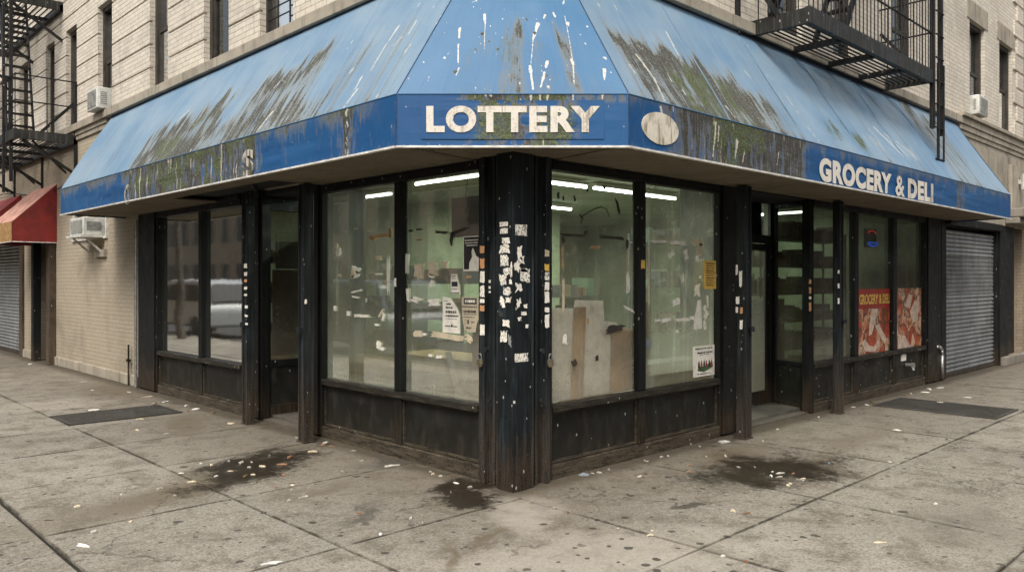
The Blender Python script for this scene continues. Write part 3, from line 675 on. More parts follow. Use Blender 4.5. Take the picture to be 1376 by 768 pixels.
# freestanding gate tracks
def post(x, y, sx, sy, lab, lockz=1.12, face='L'):
    t = thing('gate_post', lab, 'post', (x, y, 0), 'roll gate track posts in front of the shopfronts')
    m = MB(); m.box(x-sx, x+sx, y-sy, y+sy, 0, 2.55)
    p = m.build('post_shaft', M['post'], t, bevel=.006)
    m = MB()
    if face == 'L': m.box(x-sx-.012, x-sx, y-sy, y-sy+.02, 0, 2.54); m.box(x-sx-.012, x-sx, y+sy-.02, y+sy, 0, 2.54)
    else: m.box(x-sx, x-sx+.02, y-sy-.012, y-sy, 0, 2.54); m.box(x+sx-.02, x+sx, y-sy-.012, y-sy, 0, 2.54)
    m.build('track_lip', M['post'], t)
    m = MB(); m.box(x-sx-.02, x+sx+.02, y-sy-.02, y+sy+.02, 0, .012); m.build('foot_plate', M['post'], t)
    m = MB()
    if face == 'L': q = (x-sx-.012, y-.01, lockz); m.tube(q, (q[0]-.03, q[1], q[2]), .012); m.box(q[0]-.05, q[0]-.02, q[1]-.03, q[1]+.02, q[2]-.04, q[2]+.015)
    else: q = (x+.0, y-sy-.012, lockz); m.tube(q, (q[0], q[1]-.03, q[2]), .012); m.box(q[0]-.02, q[0]+.03, q[1]-.05, q[1]-.02, q[2]-.04, q[2]+.015)
    m.build('latch', M['post'], t, bevel=.003)
    return t
pA = post(-.25, 2.70, .05, .055, 'scratched steel track post beside the near left doorway', face='L')
pB = post(-.215, 4.02, .04, .055, 'black steel track post with small stickers in front of the far left shopfront', face='L')
pC = post(3.02, -.22, .055, .05, 'grey steel track post standing left of the right hand entrance', face='R')
pD = post(5.18, -.24, .05, .04, 'dark steel track post standing right of the right hand entrance', face='R')
m = MB(); m.tube((-.07, 7.98, .0), (-.07, 7.98, 2.5), .022); pe = tag(m.build('pipe', M['steel'], None), 'thin grey pipe rising at the end of the painted brick wall', 'pipe')
m = MB(); m.path([(-.05, 8.35, .0), (-.05, 8.35, .62)], .014); m.box(-.075, -.03, 8.31, 8.39, .36, .40); tag(m.build('standpipe', M['frame'], None), 'short rusty standpipe at the foot of the painted brick wall', 'pipe')

# ------------------------------------------------------------------ awning
aw = thing('awning', 'large blue corner awning stained with moss and bird droppings', 'awning', (0, 0, 2.55))
ZB, ZV, ZT = 2.55, 2.925, 4.21
Lf0, Rf0 = Vector((-.92, .265, 0)), Vector((.268, -.887, 0)); Lf1, Rf1 = Vector((-.92, 8.56, 0)), Vector((9.917, -.887, 0))
Lt0, Rt0, Lt1, Rt1 = Vector((-.045, .37, ZT)), Vector((.44, -.02, ZT)), Vector((-.02, 9.2, ZT-.015)), Vector((10.19, -.02, ZT-.015))
def V3(v, z): return Vector((v.x, v.y, z))
rng = np.random.RandomState(5)
def vnoise(x, y, seed):
    x = np.asarray(x, float); y = np.asarray(y, float)
    xi = np.floor(x).astype(np.int64); yi = np.floor(y).astype(np.int64); fx = x-xi; fy = y-yi
    fx = fx*fx*(3-2*fx); fy = fy*fy*(3-2*fy)
    def h(a, b):
        v = (a*374761393+b*668265263+seed*974711) & 0xffffffff
        v = ((v ^ (v >> 13))*1274126177) & 0xffffffff
        return ((v ^ (v >> 16)) & 0xffff)/65535.
    return (h(xi, yi)*(1-fx)+h(xi+1, yi)*fx)*(1-fy)+(h(xi, yi+1)*(1-fx)+h(xi+1, yi+1)*fx)*fy
def fbm(x, y, seed, o=4):
    r = 0; a = .5; t = 0
    for k in range(o): r = r+a*vnoise(x*2**k, y*2**k, seed+k); t += a; a *= .55
    return r/t
def sm(x, a, b):
    t = np.clip((x-a)/(b-a), 0, 1); return t*t*(3-2*t)
def panel(name, mat, p00, p10, p11, p01, res, paint, parent=aw):
    """p00..p10 top edge, p01..p11 bottom edge; u along, v down, both in metres"""
    Lu = max((p10-p00).length, (p11-p01).length); Lv = ((p01-p00).length+(p11-p10).length)/2
    nu = int(Lu/res)+1; nv = int(Lv/res)+1
    u = np.linspace(0, 1, nu+1); v = np.linspace(0, 1, nv+1); U, Vv = np.meshgrid(u, v)
    def A(p): return np.array(p)
    P = ((1-U)[..., None]*(1-Vv)[..., None]*A(p00)+U[..., None]*(1-Vv)[..., None]*A(p10)+U[..., None]*Vv[..., None]*A(p11)+(1-U)[..., None]*Vv[..., None]*A(p01))
    n = np.cross(A(p10)-A(p00), A(p01)-A(p00)); n = n/np.linalg.norm(n)
    sag = ((fbm(U*Lu*.8, Vv*2, 77)-.5)*.035*np.sin(np.pi*U)+(.012*np.abs(np.sin(np.pi*U*Lu/1.18)) if Lu > 3 and Lv > 1 else 0))*np.sin(np.pi*Vv)
    P = P+sag[..., None]*n
    idx = np.arange((nu+1)*(nv+1)).reshape(nv+1, nu+1)
    q = np.stack([idx[:-1, :-1], idx[1:, :-1], idx[1:, 1:], idx[:-1, 1:]], -1).reshape(-1, 4)
    me = bpy.data.meshes.new(name); me.from_pydata(P.reshape(-1, 3).tolist(), [], q.tolist())
    uvl = me.uv_layers.new(name='UVMap')
    # arc-length u measured on the bottom edge so that streaks follow the slope
    uu = (U*Lu).reshape(-1); vv = (Vv*Lv).reshape(-1); li = np.empty(len(me.loops), int); me.loops.foreach_get('vertex_index', li)
    uvl.data.foreach_set('uv', np.stack([uu[li], vv[li]], -1).reshape(-1))
    ca = me.color_attributes.new('grime', 'FLOAT_COLOR', 'POINT')
    r, g, b = paint(U*Lu, Vv, Lv, (p00, p10, p11, p01))
    ca.data.foreach_set('color', np.stack([np.clip(r, 0, 1), np.clip(g, 0, 1), np.clip(b, 0, 1), np.ones_like(r)], -1).reshape(-1))
    me.materials.append(mat)
    for p in me.polygons: p.use_smooth = True
    o = bpy.data.objects.new(name, me); COL.objects.link(o); setpar(o, parent); return o
def inv(c, px, py):
    """(metres along, 0..1 down) of a surveyed point on a panel"""
    p00, p10, p11, p01 = c; n = (p10-p00).cross(p01-p00); h = hit(px, py, p00, n)
    Lu = max((p10-p00).length, (p11-p01).length)
    from mathutils import geometry
    vax = (p01-p00); 
    # solve the bilinear map by a few Newton steps
    u, v = .5, .5
    for _ in range(20):
        P = p00*(1-u)*(1-v)+p10*u*(1-v)+p11*u*v+p01*(1-u)*v
        du = (p10-p00)*(1-v)+(p11-p01)*v; dv = (p01-p00)*(1-u)+(p11-p10)*u; e = h-P
        a, b_, c_ = du.dot(du), du.dot(dv), dv.dot(dv); r1, r2 = e.dot(du), e.dot(dv); D = a*c_-b_*b_
        u += (r1*c_-r2*b_)/D; v += (a*r2-b_*r1)/D
    return u*Lu, v
def patch(U, V, c, top, length, seed, fs=16., dens=1., soft=.18):
    pts = sorted(inv(c, *p) for p in top); xs_ = [p[0] for p in pts]; ts = [p[1] for p in pts]
    tt = np.interp(U, xs_, ts)+(fbm(U*7, V*0, seed)-.5)*.32+(fbm(U*34, V*0, seed+3)-.5)*.07
    w_ = sm(U, xs_[0]-soft, xs_[0]+soft*.8)*(1-sm(U, xs_[-1]-soft*.8, xs_[-1]+soft))
    s = fbm(U*fs, V*2.6, seed+9); s2 = fbm(U*fs*2.8, V*9, seed+11)
    s3 = fbm(U*5, V*5, seed+13); body = .72*np.exp(-np.maximum(V-tt, 0)/length)*(.6+.5*sm(.55*s+.45*s2, .25, .75))*(.6+.5*sm(s3, .3, .6))
    edge = .7*np.exp(-((V-tt-.08)/.12)**2)*sm(.5*s+.5*s2, .30, .70)+.5*np.exp(-np.maximum(V-tt, 0)/(length*.7))*sm(.3*s+.7*s2, .48, .78)
    return w_*sm(V-tt, -.05, .16)*(body+edge)*dens*(.62+.62*fbm(U*6, V*5, seed+17))
def whites(U, V, c, lines, seed):
    """droppings: (px0,py0,px1,py1,width m)"""
    b = np.zeros_like(U); Lv = (c[3]-c[0]).length
    for (x0, y0, x1, y1, w_) in lines:
        a = inv(c, x0, y0); d = inv(c, x1, y1)
        if a[1] > d[1]: a, d = d, a
        t = np.clip((V-a[1])/max(d[1]-a[1], 1e-4), 0, 1); cu = a[0]+(d[0]-a[0])*t
        dist = np.sqrt((U-cu)**2+(np.maximum(0, np.maximum(a[1]-V, V-d[1]))*Lv)**2)
        ww = w_*(1-.5*t)*(.55+.9*vnoise(V*40, U*9, seed+int(x0)))
        b = np.maximum(b, 1-sm(dist, ww*.5, ww*1.1))
    return b
def specks(U, V, Lv, seed, n, rmin, rmax, um=None):
    r = np.random.RandomState(seed); b = np.zeros_like(U); Lu = U.max()
    for k in range(n):
        x = r.uniform(0, Lu) if um is None else r.uniform(*um); y = r.uniform(.02, .98); rad = r.uniform(rmin, rmax); st = r.uniform(1, 5)
        dx = (U-x)/rad; dy = (V-y)*Lv/rad; dy = np.where(dy > 0, dy/st, dy)
        b = np.maximum(b, 1-sm(dx*dx+dy*dy, .5, 1.4))
    return b
def paintL(U, V, Lv, c):
    # panel runs from the corner outwards along the left street
    r = patch(U, V, c, [(205, 182), (225, 165), (270, 150), (322, 118)], 1.1, 1, 9, 1.35)
    r += patch(U, V, c, [(352, 112), (390, 92), (425, 72), (452, 58)], .6, 2, 11, 1.35)
    r += patch(U, V, c, [(190, 205), (300, 160), (380, 130), (450, 110)], .9, 4, 20, .8)
    r += .45*sm(fbm(U*22, V*1.2, 8), .56, .72)*sm(V, .15, .6)
    r += patch(U, V, c, [(460, 90), (500, 60), (560, 30)], .5, 21, 30, .3)
    r += .3*sm(V, .93, 1)*sm(fbm(U*14, V*0, 10), .35, .7)
    g = 1.3*patch(U, V, c, [(225, 190), (262, 165), (300, 140)], .35, 5, 16)*sm(fbm(U*5, V*3, 30), .4, .6)
    b = whites(U, V, c, [(537, 37, 520, 62, .02), (520, 62, 500, 95, .016), (541, 52, 528, 65, .012), (560, 30, 550, 48, .01), (553, 60, 540, 78, .012), (475, 55, 467, 66, .01), (476, 92, 470, 100, .014), (487, 105, 478, 120, .02), (480, 122, 462, 145, .018), (345, 178, 366, 152, .025), (368, 120, 377, 110, .02), (380, 108, 384, 112, .01), (420, 148, 424, 144, .012), (385, 72, 386, 71, .01), (510, 125, 506, 131, .008), (553, 42, 548, 50, .01), (583, 10, 579, 17, .01), (565, 5, 562, 12, .01), (258, 202, 256, 206, .012), (300, 198, 270, 205, .008), (255, 150, 240, 165, .02), (280, 145, 262, 170, .014)], 3)
    b = np.maximum(b, .22*sm(fbm(U*20, V*1., 15), .62, .8)*sm(V, .2, .7)); b = np.maximum(b, .7*specks(U, V, Lv, 5, 22, .003, .009))
    return r, g, b
def paintR(U, V, Lv, c):
    r = patch(U, V, c, [(812, 25), (850, 40), (900, 62), (960, 90), (1025, 125)], 1.9, 41, 9, 1.1)
    r += patch(U, V, c, [(850, 50), (900, 75), (960, 100), (1010, 135)], 1.5, 42, 20, .7)
    r += patch(U, V, c, [(1195, 120), (1225, 145), (1250, 150)], 1.0, 44, 12, 1.2)
    r += patch(U, V, c, [(1050, 80), (1120, 105), (1190, 130)], .25, 46, 18, .5)
    r += .4*sm(fbm(U*20, V*1.2, 48), .58, .74)*sm(V, .15, .6)
    r += .4*sm(V, .92, 1)*sm(fbm(U*12, V*0, 50), .35, .7)
    g = 1.4*patch(U, V, c, [(890, 75), (935, 82), (975, 100)], .9, 45, 14)*sm(fbm(U*6, V*2.5, 60), .42, .56)
    g += 1.1*patch(U, V, c, [(1092, 148), (1110, 150)], .16, 47, 10)+1.1*patch(U, V, c, [(1128, 160), (1146, 168)], .16, 49, 10)
    b = whites(U, V, c, [(856, 72, 880, 105, .022), (880, 105, 893, 135, .015), (845, 85, 858, 103, .01), (895, 43, 915, 82, .014), (898, 98, 904, 110, .014), (917, 120, 924, 130, .012), (975, 142, 988, 158, .013), (1000, 95, 1012, 110, .012), (1054, 123, 1074, 152, .013), (1084, 168, 1102, 192, .009), (1031, 100, 1038, 106, .012), (1048, 125, 1055, 142, .007), (805, 5, 808, 10, .01), (826, 6, 830, 13, .01), (1005, 61, 1008, 65, .012), (827, 58, 830, 62, .012), (865, 65, 858, 60, .01), (1176, 170, 1214, 210, .03), (1190, 178, 1222, 213, .022), (1205, 190, 1232, 214, .02), (1168, 172, 1185, 190, .016)], 6)
    b = np.maximum(b, .5*patch(U, V, c, [(1150, 170), (1185, 175), (1225, 195)], .4, 51, 22))
    b = np.maximum(b, .22*sm(fbm(U*20, V*1., 55), .62, .8)*sm(V, .2, .7)); b = np.maximum(b, .7*specks(U, V, Lv, 9, 22, .003, .009))
    return r, g, b
def paintM(U, V, Lv, c):
    r = patch(U, V, c, [(680, 42), (690, 36), (701, 40)], 1.2, 71, 14, 1.15, .035)+patch(U, V, c, [(741, 34), (748, 30), (754, 34)], .6, 72, 16, 1.0, .03)+patch(U, V, c, [(715, 60), (722, 55), (730, 60)], 1.0, 76, 16, .6, .04)
    r += patch(U, V, c, [(560, 116), (640, 112), (700, 108), (835, 116)], .4, 73, 30, .28)+patch(U, V, c, [(633, 60), (645, 55), (662, 60)], .4, 75, 30, .5)
    g = 1.0*patch(U, V, c, [(681, 42), (690, 36)], .7, 74, 20)
    b = whites(U, V, c, [(651, 23, 652, 35, .024), (618, 40, 617, 53, .018), (616, 62, 616, 88, .012), (617, 95, 613, 105, .01), (635, 4, 640, 3, .02), (722, 40, 716, 60, .028), (732, 28, 730, 32, .02), (743, 25, 745, 30, .022), (712, 98, 716, 130, .018), (735, 92, 733, 100, .022), (731, 108, 726, 128, .014), (767, 92, 769, 98, .022), (769, 100, 770, 124, .008), (811, 92, 812, 93, .018), (810, 108, 810, 122, .02), (788, 46, 788, 47, .014), (758, 30, 768, 92, .006), (757, 8, 756, 12, .016), (762, 40, 763, 44, .018), (785, 70, 786, 71, .012), (675, 30, 676, 31, .012), (597, 80, 598, 81, .014), (569, 84, 570, 85, .01), (716, 60, 713, 95, .008), (652, 36, 651, 70, .005), (736, 128, 737, 130, .012)], 8)
    b = np.maximum(b, .8*specks(U, V, Lv, 12, 60, .002, .007))
    # small burn holes and dark blots
    holes = 1.6*whites(U, V, c, [(648, 49, 648, 50, .02), (657, 60, 657, 61, .014), (639, 70, 640, 72, .016), (669, 72, 670, 73, .014), (612, 100, 612, 101, .02), (718, 52, 718, 53, .020), (779, 25, 779, 26, .014), (707, 32, 708, 34, .022), (683, 44, 683, 45, .008), (735, 37, 735, 38, .01), (734, 113, 735, 114, .012)], 9)
    return r+holes, g, b*(1-sm(holes, .2, .6))
def paintVL(U, V, Lv, c):
    a = inv(c, 342, 215)[0]; b0 = inv(c, 170, 260)[0]; a2 = inv(c, 405, 190)[0]
    z1 = sm(U, a-.25, a+.12)*(1-sm(U, b0-.2, b0+.12))
    s = fbm(U*20, V*1.2, 81); s2 = fbm(U*50, V*3, 82)
    r = z1*sm(.6*s+.4*s2, .24, .64)*1.25
    r += sm(U, .05, .6)*sm(fbm(U*8, V*1.0, 83)-1.1*V, .0, .55)*.6
    xc = inv(c, 466, 170)[0]; r += 1.0*np.exp(-((U-xc)/.10)**2)*sm(s2, .3, .6)
    r += .5*sm(V, .9, 1)*sm(s, .4, .7)+.35*sm(s2, .55, .75)
    g = z1*sm(fbm(U*9, V*2.2, 84), .44, .6)*1.0+.5*(1-sm(V, 0, .35))*sm(fbm(U*9, V*2, 86), .45, .6)*sm(U, .2, .8)
    b = z1*.75*sm(fbm(U*26, V*1.3, 85), .63, .74)
    b = np.maximum(b, np.exp(-((U-xc)/.03)**2)*sm(fbm(U*60, V*14, 87), .5, .62)); b = np.maximum(b, .8*specks(U, V, Lv, 31, 40, .002, .007))
    return r, g, b
def paintVR(U, V, Lv, c):
    a = inv(c, 900, 180)[0]; b0 = inv(c, 1078, 220)[0]
    z1 = sm(U, a-.15, a+.3)*(1-sm(U, b0-.1, b0+.15))
    s = fbm(U*18, V*1.2, 91); s2 = fbm(U*50, V*3, 92)
    r = z1*sm(.6*s+.4*s2, .22, .66)*.9+z1*.3
    r += sm(fbm(U*9, V*1.0, 93)-1.3*V, .0, .55)*.5
    for px in (1290,): xc = inv(c, px, 262)[0]; r += .9*np.exp(-((U-xc)/.16)**2)*sm(s2, .3, .6)
    r += .5*sm(V, .9, 1)*sm(s, .4, .7)+.3*sm(s2, .55, .75)
    x1, x2 = inv(c, 955, 180)[0], inv(c, 1035, 200)[0]
    g = sm(U, x1-.1, x1+.1)*(1-sm(U, x2-.15, x2+.1))*sm(fbm(U*9, V*2.2, 94)-.35*V, .22, .42)*1.1
    b = whites(U, V, c, [(888, 145, 892, 163, .02), (903, 130, 905, 150, .012), (962, 165, 958, 210, .016), (990, 190, 988, 212, .022), (1000, 205, 998, 218, .014), (1046, 205, 1044, 222, .009), (966, 170, 964, 195, .012)], 10)
    b = np.maximum(b, z1*.5*sm(fbm(U*26, V*1.3, 95), .66, .76)); b = np.maximum(b, .8*specks(U, V, Lv, 33, 45, .002, .007))
    return r, g, b
def paintVM(U, V, Lv, c):
    a = inv(c, 630, 160)[0]; b0 = inv(c, 765, 160)[0]
    z1 = sm(U, a-.08, a+.08)*(1-sm(U, b0-.1, b0+.06)); s = fbm(U*14, V*2, 101); s2 = fbm(U*40, V*5, 102)
    r = z1*sm(.5*s+.5*s2, .36, .56)*.85+.7*(1-sm(V, .08, .24))*sm(U, .35, .5)*sm(s2, .3, .6)
    g = z1*sm(fbm(U*10, V*3, 104), .42, .55)*.85
    b = whites(U, V, c, [(713, 126, 714, 140, .012), (726, 126, 726, 142, .01), (736, 126, 735, 140, .012), (770, 127, 771, 150, .008), (730, 178, 730, 195, .010), (810, 127, 809, 133, .01), (652, 128, 653, 129, .014), (659, 128, 660, 129, .012), (676, 138, 677, 139, .01)], 14)
    b = np.maximum(b, .6*sm(V, .93, 1)*sm(s2, .5, .65)); b = np.maximum(b, .7*specks(U, V, Lv, 35, 25, .002, .006))
    return r, g, b
sL = panel('side_slope', M['slope'], Lt0, Lt1, V3(Lf1, ZV), V3(Lf0, ZV), .016, paintL)
sM_ = panel('corner_slope', M['slope_mid'], Lt0, Rt0, V3(Rf0, ZV), V3(Lf0, ZV), .0055, paintM)
sR = panel('side_slope', M['slope'], Rt0, Rt1, V3(Rf1, ZV), V3(Rf0, ZV), .016, paintR)
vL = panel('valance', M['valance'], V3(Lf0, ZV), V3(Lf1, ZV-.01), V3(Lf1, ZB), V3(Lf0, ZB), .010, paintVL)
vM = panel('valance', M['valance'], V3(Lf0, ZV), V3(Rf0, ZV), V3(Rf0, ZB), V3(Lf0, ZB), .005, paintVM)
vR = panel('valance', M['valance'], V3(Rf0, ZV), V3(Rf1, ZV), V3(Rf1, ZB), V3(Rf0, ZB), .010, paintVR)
m = MB(); m.quad(Lt1, V3(Lf1, ZV), V3(Lf1, ZB), Vector((0, 8.6, ZB)), Vector((0, 9.2, ZB+.3))); m.build('end_panel', M['valance'], aw)
m = MB(); m.quad(Rt1, V3(Rf1, ZV), V3(Rf1, ZB), Vector((10.0, 0, ZB)), Vector((10.19, 0, ZB+.3))); m.build('end_panel', M['valance'], aw)
# trim line, seams
m = MB(); o = Vector((0, 0, .0))
for p, q in ((Lf1, Lf0), (Lf0, Rf0), (Rf0, Rf1)):
    m.bar(V3(p, ZB-.002), V3(q, ZB-.002), .034, .014)
m.build('edge_trim', M['white_trim'], aw)
m = MB()
for p, q in ((Lt0, V3(Lf0, ZV)), (Rt0, V3(Rf0, ZV)), (V3(Lf0, ZV), V3(Lf0, ZB)), (V3(Rf0, ZV), V3(Rf0, ZB))): m.tube(p, q, .0045, 6)
m.tube(Lt0, Lt1, .012, 6); m.tube(Rt0, Rt1, .012, 6)
m.build('seam_cord', plain('dark_blue_cord', (.015, .05, .12), .6), aw)
m = MB()
for p, q in ((V3(Lf1, ZV), V3(Lf0, ZV)), (V3(Lf0, ZV), V3(Rf0, ZV)), (V3(Rf0, ZV), V3(Rf1, ZV))): m.tube(p, q, .005, 6)
m.build('fold', M['slope_mid'], aw)
# sewn joints between canvas widths
for k in (1, 2, 3, 4, 5, 6):
    t = k/7
    for (a, b, c_, d) in ((Lt0, Lt1, V3(Lf0, ZV), V3(Lf1, ZV)), (Rt0, Rt1, V3(Rf0, ZV), V3(Rf1, ZV))):
        p = a.lerp(b, t); q = c_.lerp(d, t); m = MB(); m.bar(p, q, .012, .006, up=(q-p).cross(b-a)); m.build('canvas_seam', M['slope'], aw)
# soffit boards
m = MB(); zs = ZB+.012
m.prism([(-.91, .27, zs), (-.91, 4.25, zs), (-.03, 4.25, zs), (-.03, .0, zs), (-.22, -.03, zs), (-.57, -.07, zs)], (0, 0, .02)) if False else None
def sof(poly): m.prism([(x, y, zs) for x, y in poly], (0, 0, .018))
cuts = [.50, 1.55, 2.75]
sof([(-.905, .285), (-.06, .43), (-.06, 1.50), (-.905, 1.50)]); sof([(-.905, 1.51), (-.06, 1.51), (-.06, 2.75), (-.905, 2.75)])
sof([(-.905, 2.76), (-.60, 2.76), (-.60, 5.2), (-.905, 5.2)]); sof([(-.905, 5.21), (-.06, 5.21), (-.06, 8.5), (-.905, 8.5)])
sof([(.285, -.87), (1.6, -.87), (1.6, -.06), (.42, -.06)])
for a, b in ((1.61, 3.1), (3.11, 4.7), (4.71, 6.4), (6.41, 8.1), (8.11, 9.88)): sof([(a, -.87), (b, -.87), (b, -.06), (a, -.06)])
m.build('soffit', M['soffit'], aw)
m = MB(); m.box(-.59, -.06, 2.76, 5.2, zs+.06, zs+.08); m.bar((-.55, 3.3, zs+.03), (-.1, 4.1, zs+.04), .03, .02)
m.build('open_soffit_bay', M['dark'], aw)
# ribbed corner soffit
m = MB(); m.prism([(-.86, .27, zs+.004), (.265, -.83, zs+.004), (.40, -.06, zs+.004), (-.06, -.06, zs+.004), (-.06, .42, zs+.004)], (0, 0, .014))
p0, p1 = Vector((-.865, .262, zs)), Vector((.26, -.838, zs)); q0, q1 = Vector((-.30, .35, zs)), Vector((.33, -.30, zs))
for k in range(1, 60):
    a = p0.lerp(p1, k/60); b = a+Vector((.16, .16, 0)); m.bar(a, b, .008, .008)
m.build('corner_soffit', M['soffit'], aw)
# lettering on the valances
nM = (Rf0-Lf0).normalized(); outM = Vector((-nM.y, nM.x, 0))*-1
def onM(px, py): return hit(px, py, V3(Lf0, 0), outM)
def onVL(px, py): return onx(px, py, -.92)
def onVR(px, py): return ony(px, py, -.887)
g0 = onM(566, 187); g1 = onM(812, 135); wv_ = (g1-g0); 
m = MB(); e = outM*.006
a, b = onM(566, 187)+e, onM(812, 187)+e; c_, d = onM(812, 135)+e, onM(566, 135)+e
sgn = panel('sign_patch', M['valance'], d, c_, b, a, .006, lambda U, V, Lv, c: (sm(U, .35, .5)*(1-sm(U, 1.0, 1.2))*sm(fbm(U*12, V*2, 111), .36, .55)*.8, sm(U, .3, .5)*(1-sm(U, 1.0, 1.15))*sm(fbm(U*8, V*2, 112), .42, .55)*.9, .22*fbm(U*30,V*6,5)*np.maximum(np.maximum(1-sm(U, .006, .014), sm(U, U.max()-.014, U.max()-.006)), np.maximum(1-sm(V, .01, .05), sm(V, .95, .99)))+0*V), parent=vM)
p = onM(573, 178.5)+outM*.010; q = onM(806, 178.5)+outM*.010; r_ = onM(573, 142.5)
text_mesh('LOTTERY', 'lettering', M['letters'], vM, p, nM, (0, 0, 1), (q-p).length, r_.z-p.z, .05, .0015, 1.16)
p = onVR(1100, 243); q = onVR(1253, 273); hh = onVR(1100, 209).z-p.z
for wd_, xa_, xb_, ft_ in (('GROCERY', 1100, 1197, .055), ('&', 1202.5, 1214.5, .022), ('DELI', 1219, 1253, .055)):
    xa_, xb_ = onVR(xa_, 250).x, onVR(xb_, 250).x
    text_mesh(wd_, 'lettering', M['letters'], vR, Vector((xa_, -.895, p.z)), (1, 0, 0), (0, 0, 1), xb_-xa_, hh*.95, ft_, .0015, 1.12)
p = onVL(342, 241)
text_mesh('S', 'lettering', M['letters_worn'], vL, Vector((-.928, onVL(342, 241).y+.22, onVL(342, 236).z)), (0, -1, 0), (0, 0, 1), .22, .25, .05, .003)
for txt, px in (('C', 176), ):
    p = onVL(px, 274); text_mesh(txt, 'lettering', M['letters_worn'], vL, Vector((-.928, p.y+.2, p.z)), (0, -1, 0), (0, 0, 1), .2, .24, .02, .003)
m = MB(); cc = onVR(887, 173); rr = (onVR(887, 151).z-cc.z)*.97; rx = (onVR(912, 173).x-onVR(863, 173).x)/2
m.prism([(cc.x+rx*cos(t), -.888, cc.z+rr*sin(t)) for t in [2*pi*k/40 for k in range(40)]], (0, -.006, 0))
m.build('round_emblem', papermat('stained_cream_disc', (.70, .65, .54), (.22, .17, .09), .75, (26, 26, 5), (.48, .62)), vR)

# ------------------------------------------------------------------ roller shutter, right
def roller(lab, side, a0, a1, z1, perf=(1.3, 1.95), group=None):
    t = thing('roller_shutter', lab, 'shutter', wp(side, (a0+a1)/2, 0, 0), group)
    m = MB(); z = .06; k = 0; n = 5; pitch = .072
    prof = [(0, 0), (.018, .012), (.026, .034), (.018, .056), (0, .068)]
    while z < z1-.08:
        if not (perf and perf[0] < z < perf[1]):
            for (d0, h0), (d1, h1) in zip(prof, prof[1:]):
                m.quad(wp(side, a0, .05-d0, z+h0), wp(side, a1, .05-d0, z+h0), wp(side, a1, .05-d1, z+h1), wp(side, a0, .05-d1, z+h1))
            m.quad(wp(side, a0, .05, z+.068), wp(side, a1, .05, z+.068), wp(side, a1, .058, z+pitch), wp(side, a0, .058, z+pitch))
        else:
            wb(m, side, a0, a1, .03, .05, z, z+.026)
            wb(m, side, a0, a1, .034, .046, z+.058, z+.070)
            nl = int((a1-a0)/.045)
            for j in range(nl):
                a = a0+(a1-a0)*(j+.5)/nl; wb(m, side, a-.008, a+.008, .036, .046, z+.026, z+.058)
        z += pitch
    m.build('curtain', M['shutter'], t)
    m = MB(); wb(m, side, a0-.07, a0, -.03, .07, 0, z1); wb(m, side, a1, a1+.07, -.03, .07, 0, z1); m.build('guide', M['frame'], t, bevel=.004)
    m = MB(); wb(m, side, a0-.07, a1+.07, -.12, .1, z1, z1+.12); m.build('housing', M['frame'], t, bevel=.01)
    m = MB(); wb(m, side, a0, a1, .01, .07, .0, .06); m.build('bottom_bar', M['post'], t, bevel=.006)
    m = MB(); wb(m, side, a0-.05, a1+.05, .16, .18, 0, z1); m.build('backing', M['dark'], t)
    return t
roller('grey corrugated roller shutter pulled down at the far right of the blue awning', 'R', 9.72, 12.5, 2.50)
for q_ in ((9.43, 9.62, -.05, .1), (12.60, 13.15, -.06, .3)):
    m = MB(); m.box(*q_, 0, 2.62); m.build('shutter_surround', M['frame'], bld, bevel=.006)
m = MB(); m.box(13.151, 13.6, -.04, .3, .18, 2.62); m.build('pier', M['frame'], bld)
m = MB(); m.box(12.6, 14.2, -.16, -.0605, 0, .16); m.build('step', M['curb'], bld, bevel=.01)
# stone shop cornice + pilaster beyond the awning
m = MB(); m.box(10.2, 14.3, -.06, .3, 2.62, 3.95) ; m.box(13.1, 13.9, -.13, -.061, 2.95, 3.8); m.build('fascia', M['stone'], bld, bevel=.008)
m = MB(); m.box(12.9, 14.4, -.42, -.062, 2.78, 2.95); m.box(12.9, 14.4, -.30, -.062, 2.66, 2.779); m.build('canopy_ledge', M['curb'], bld, bevel=.02)
m = MB(); m.tube((13.55, -.22, 3.35), (13.55, -.22, 3.65), .05); m.bar((13.55, -.13, 3.5), (13.55, -.2, 3.5), .05, .08)
tag(m.build('wall_lamp', M['ac'], None), 'small pale lamp on the pilaster past the right end of the blue awning', 'lamp')
nb = thing('neighbour_building', 'grey stone neighbour building at the right edge beyond the cream brick corner house', 'building', (18, 3, 0))
m = MB(); m.box(14.34, 30, .0, .4, 2.6, HT+1); m.box(14.34, 14.6, .0, .4, 0, 2.6); m.box(15.7, 30, .0, .4, 0, 2.6); m.build('wall', M['brick_warm'], nb)
m = MB(); m.box(14.5, 30, -.1, -.001, 4.2, 4.4); m.build('ledge', M['stone'], nb)
m = MB(); m.box(14.6, 15.7, .1, .15, 0, 2.6); m.build('door', M['shelf'], nb)
# siamese standpipe and curved pipe by the right riser
m = MB(); q = ony(1217, 490, -.0); m.tube((q.x, .0, q.z), (q.x, -.09, q.z), .03, 10); m.tube((q.x, -.085, q.z), (q.x, -.12, q.z), .042, 10); m.tube((q.x-.02, -.09, q.z), (q.x-.02, -.12, q.z-.07), .02, 8)
tag(m.build('hose_valve', M['steel'], None), 'small steel hose valve on the riser under the right meat poster', 'valve')
q = ony(1214, 480, 0)
m = MB(); m.box(q.x-.07, q.x+.1, -.002, .011, q.z-.05, q.z+.06); m.build('notice', M['paper_print'], sfR2)
m = MB(); m.path([(9.36, -.08, .05), (9.36, -.08, .42), (9.34, -.08, .50), (9.26, -.07, .55), (9.2, -.04, .55)], .028, 10); tag(m.build('curved_pipe', M['steel'], None, smooth=True), 'bent grey pipe at the foot of the frame left of the roller shutter', 'pipe')

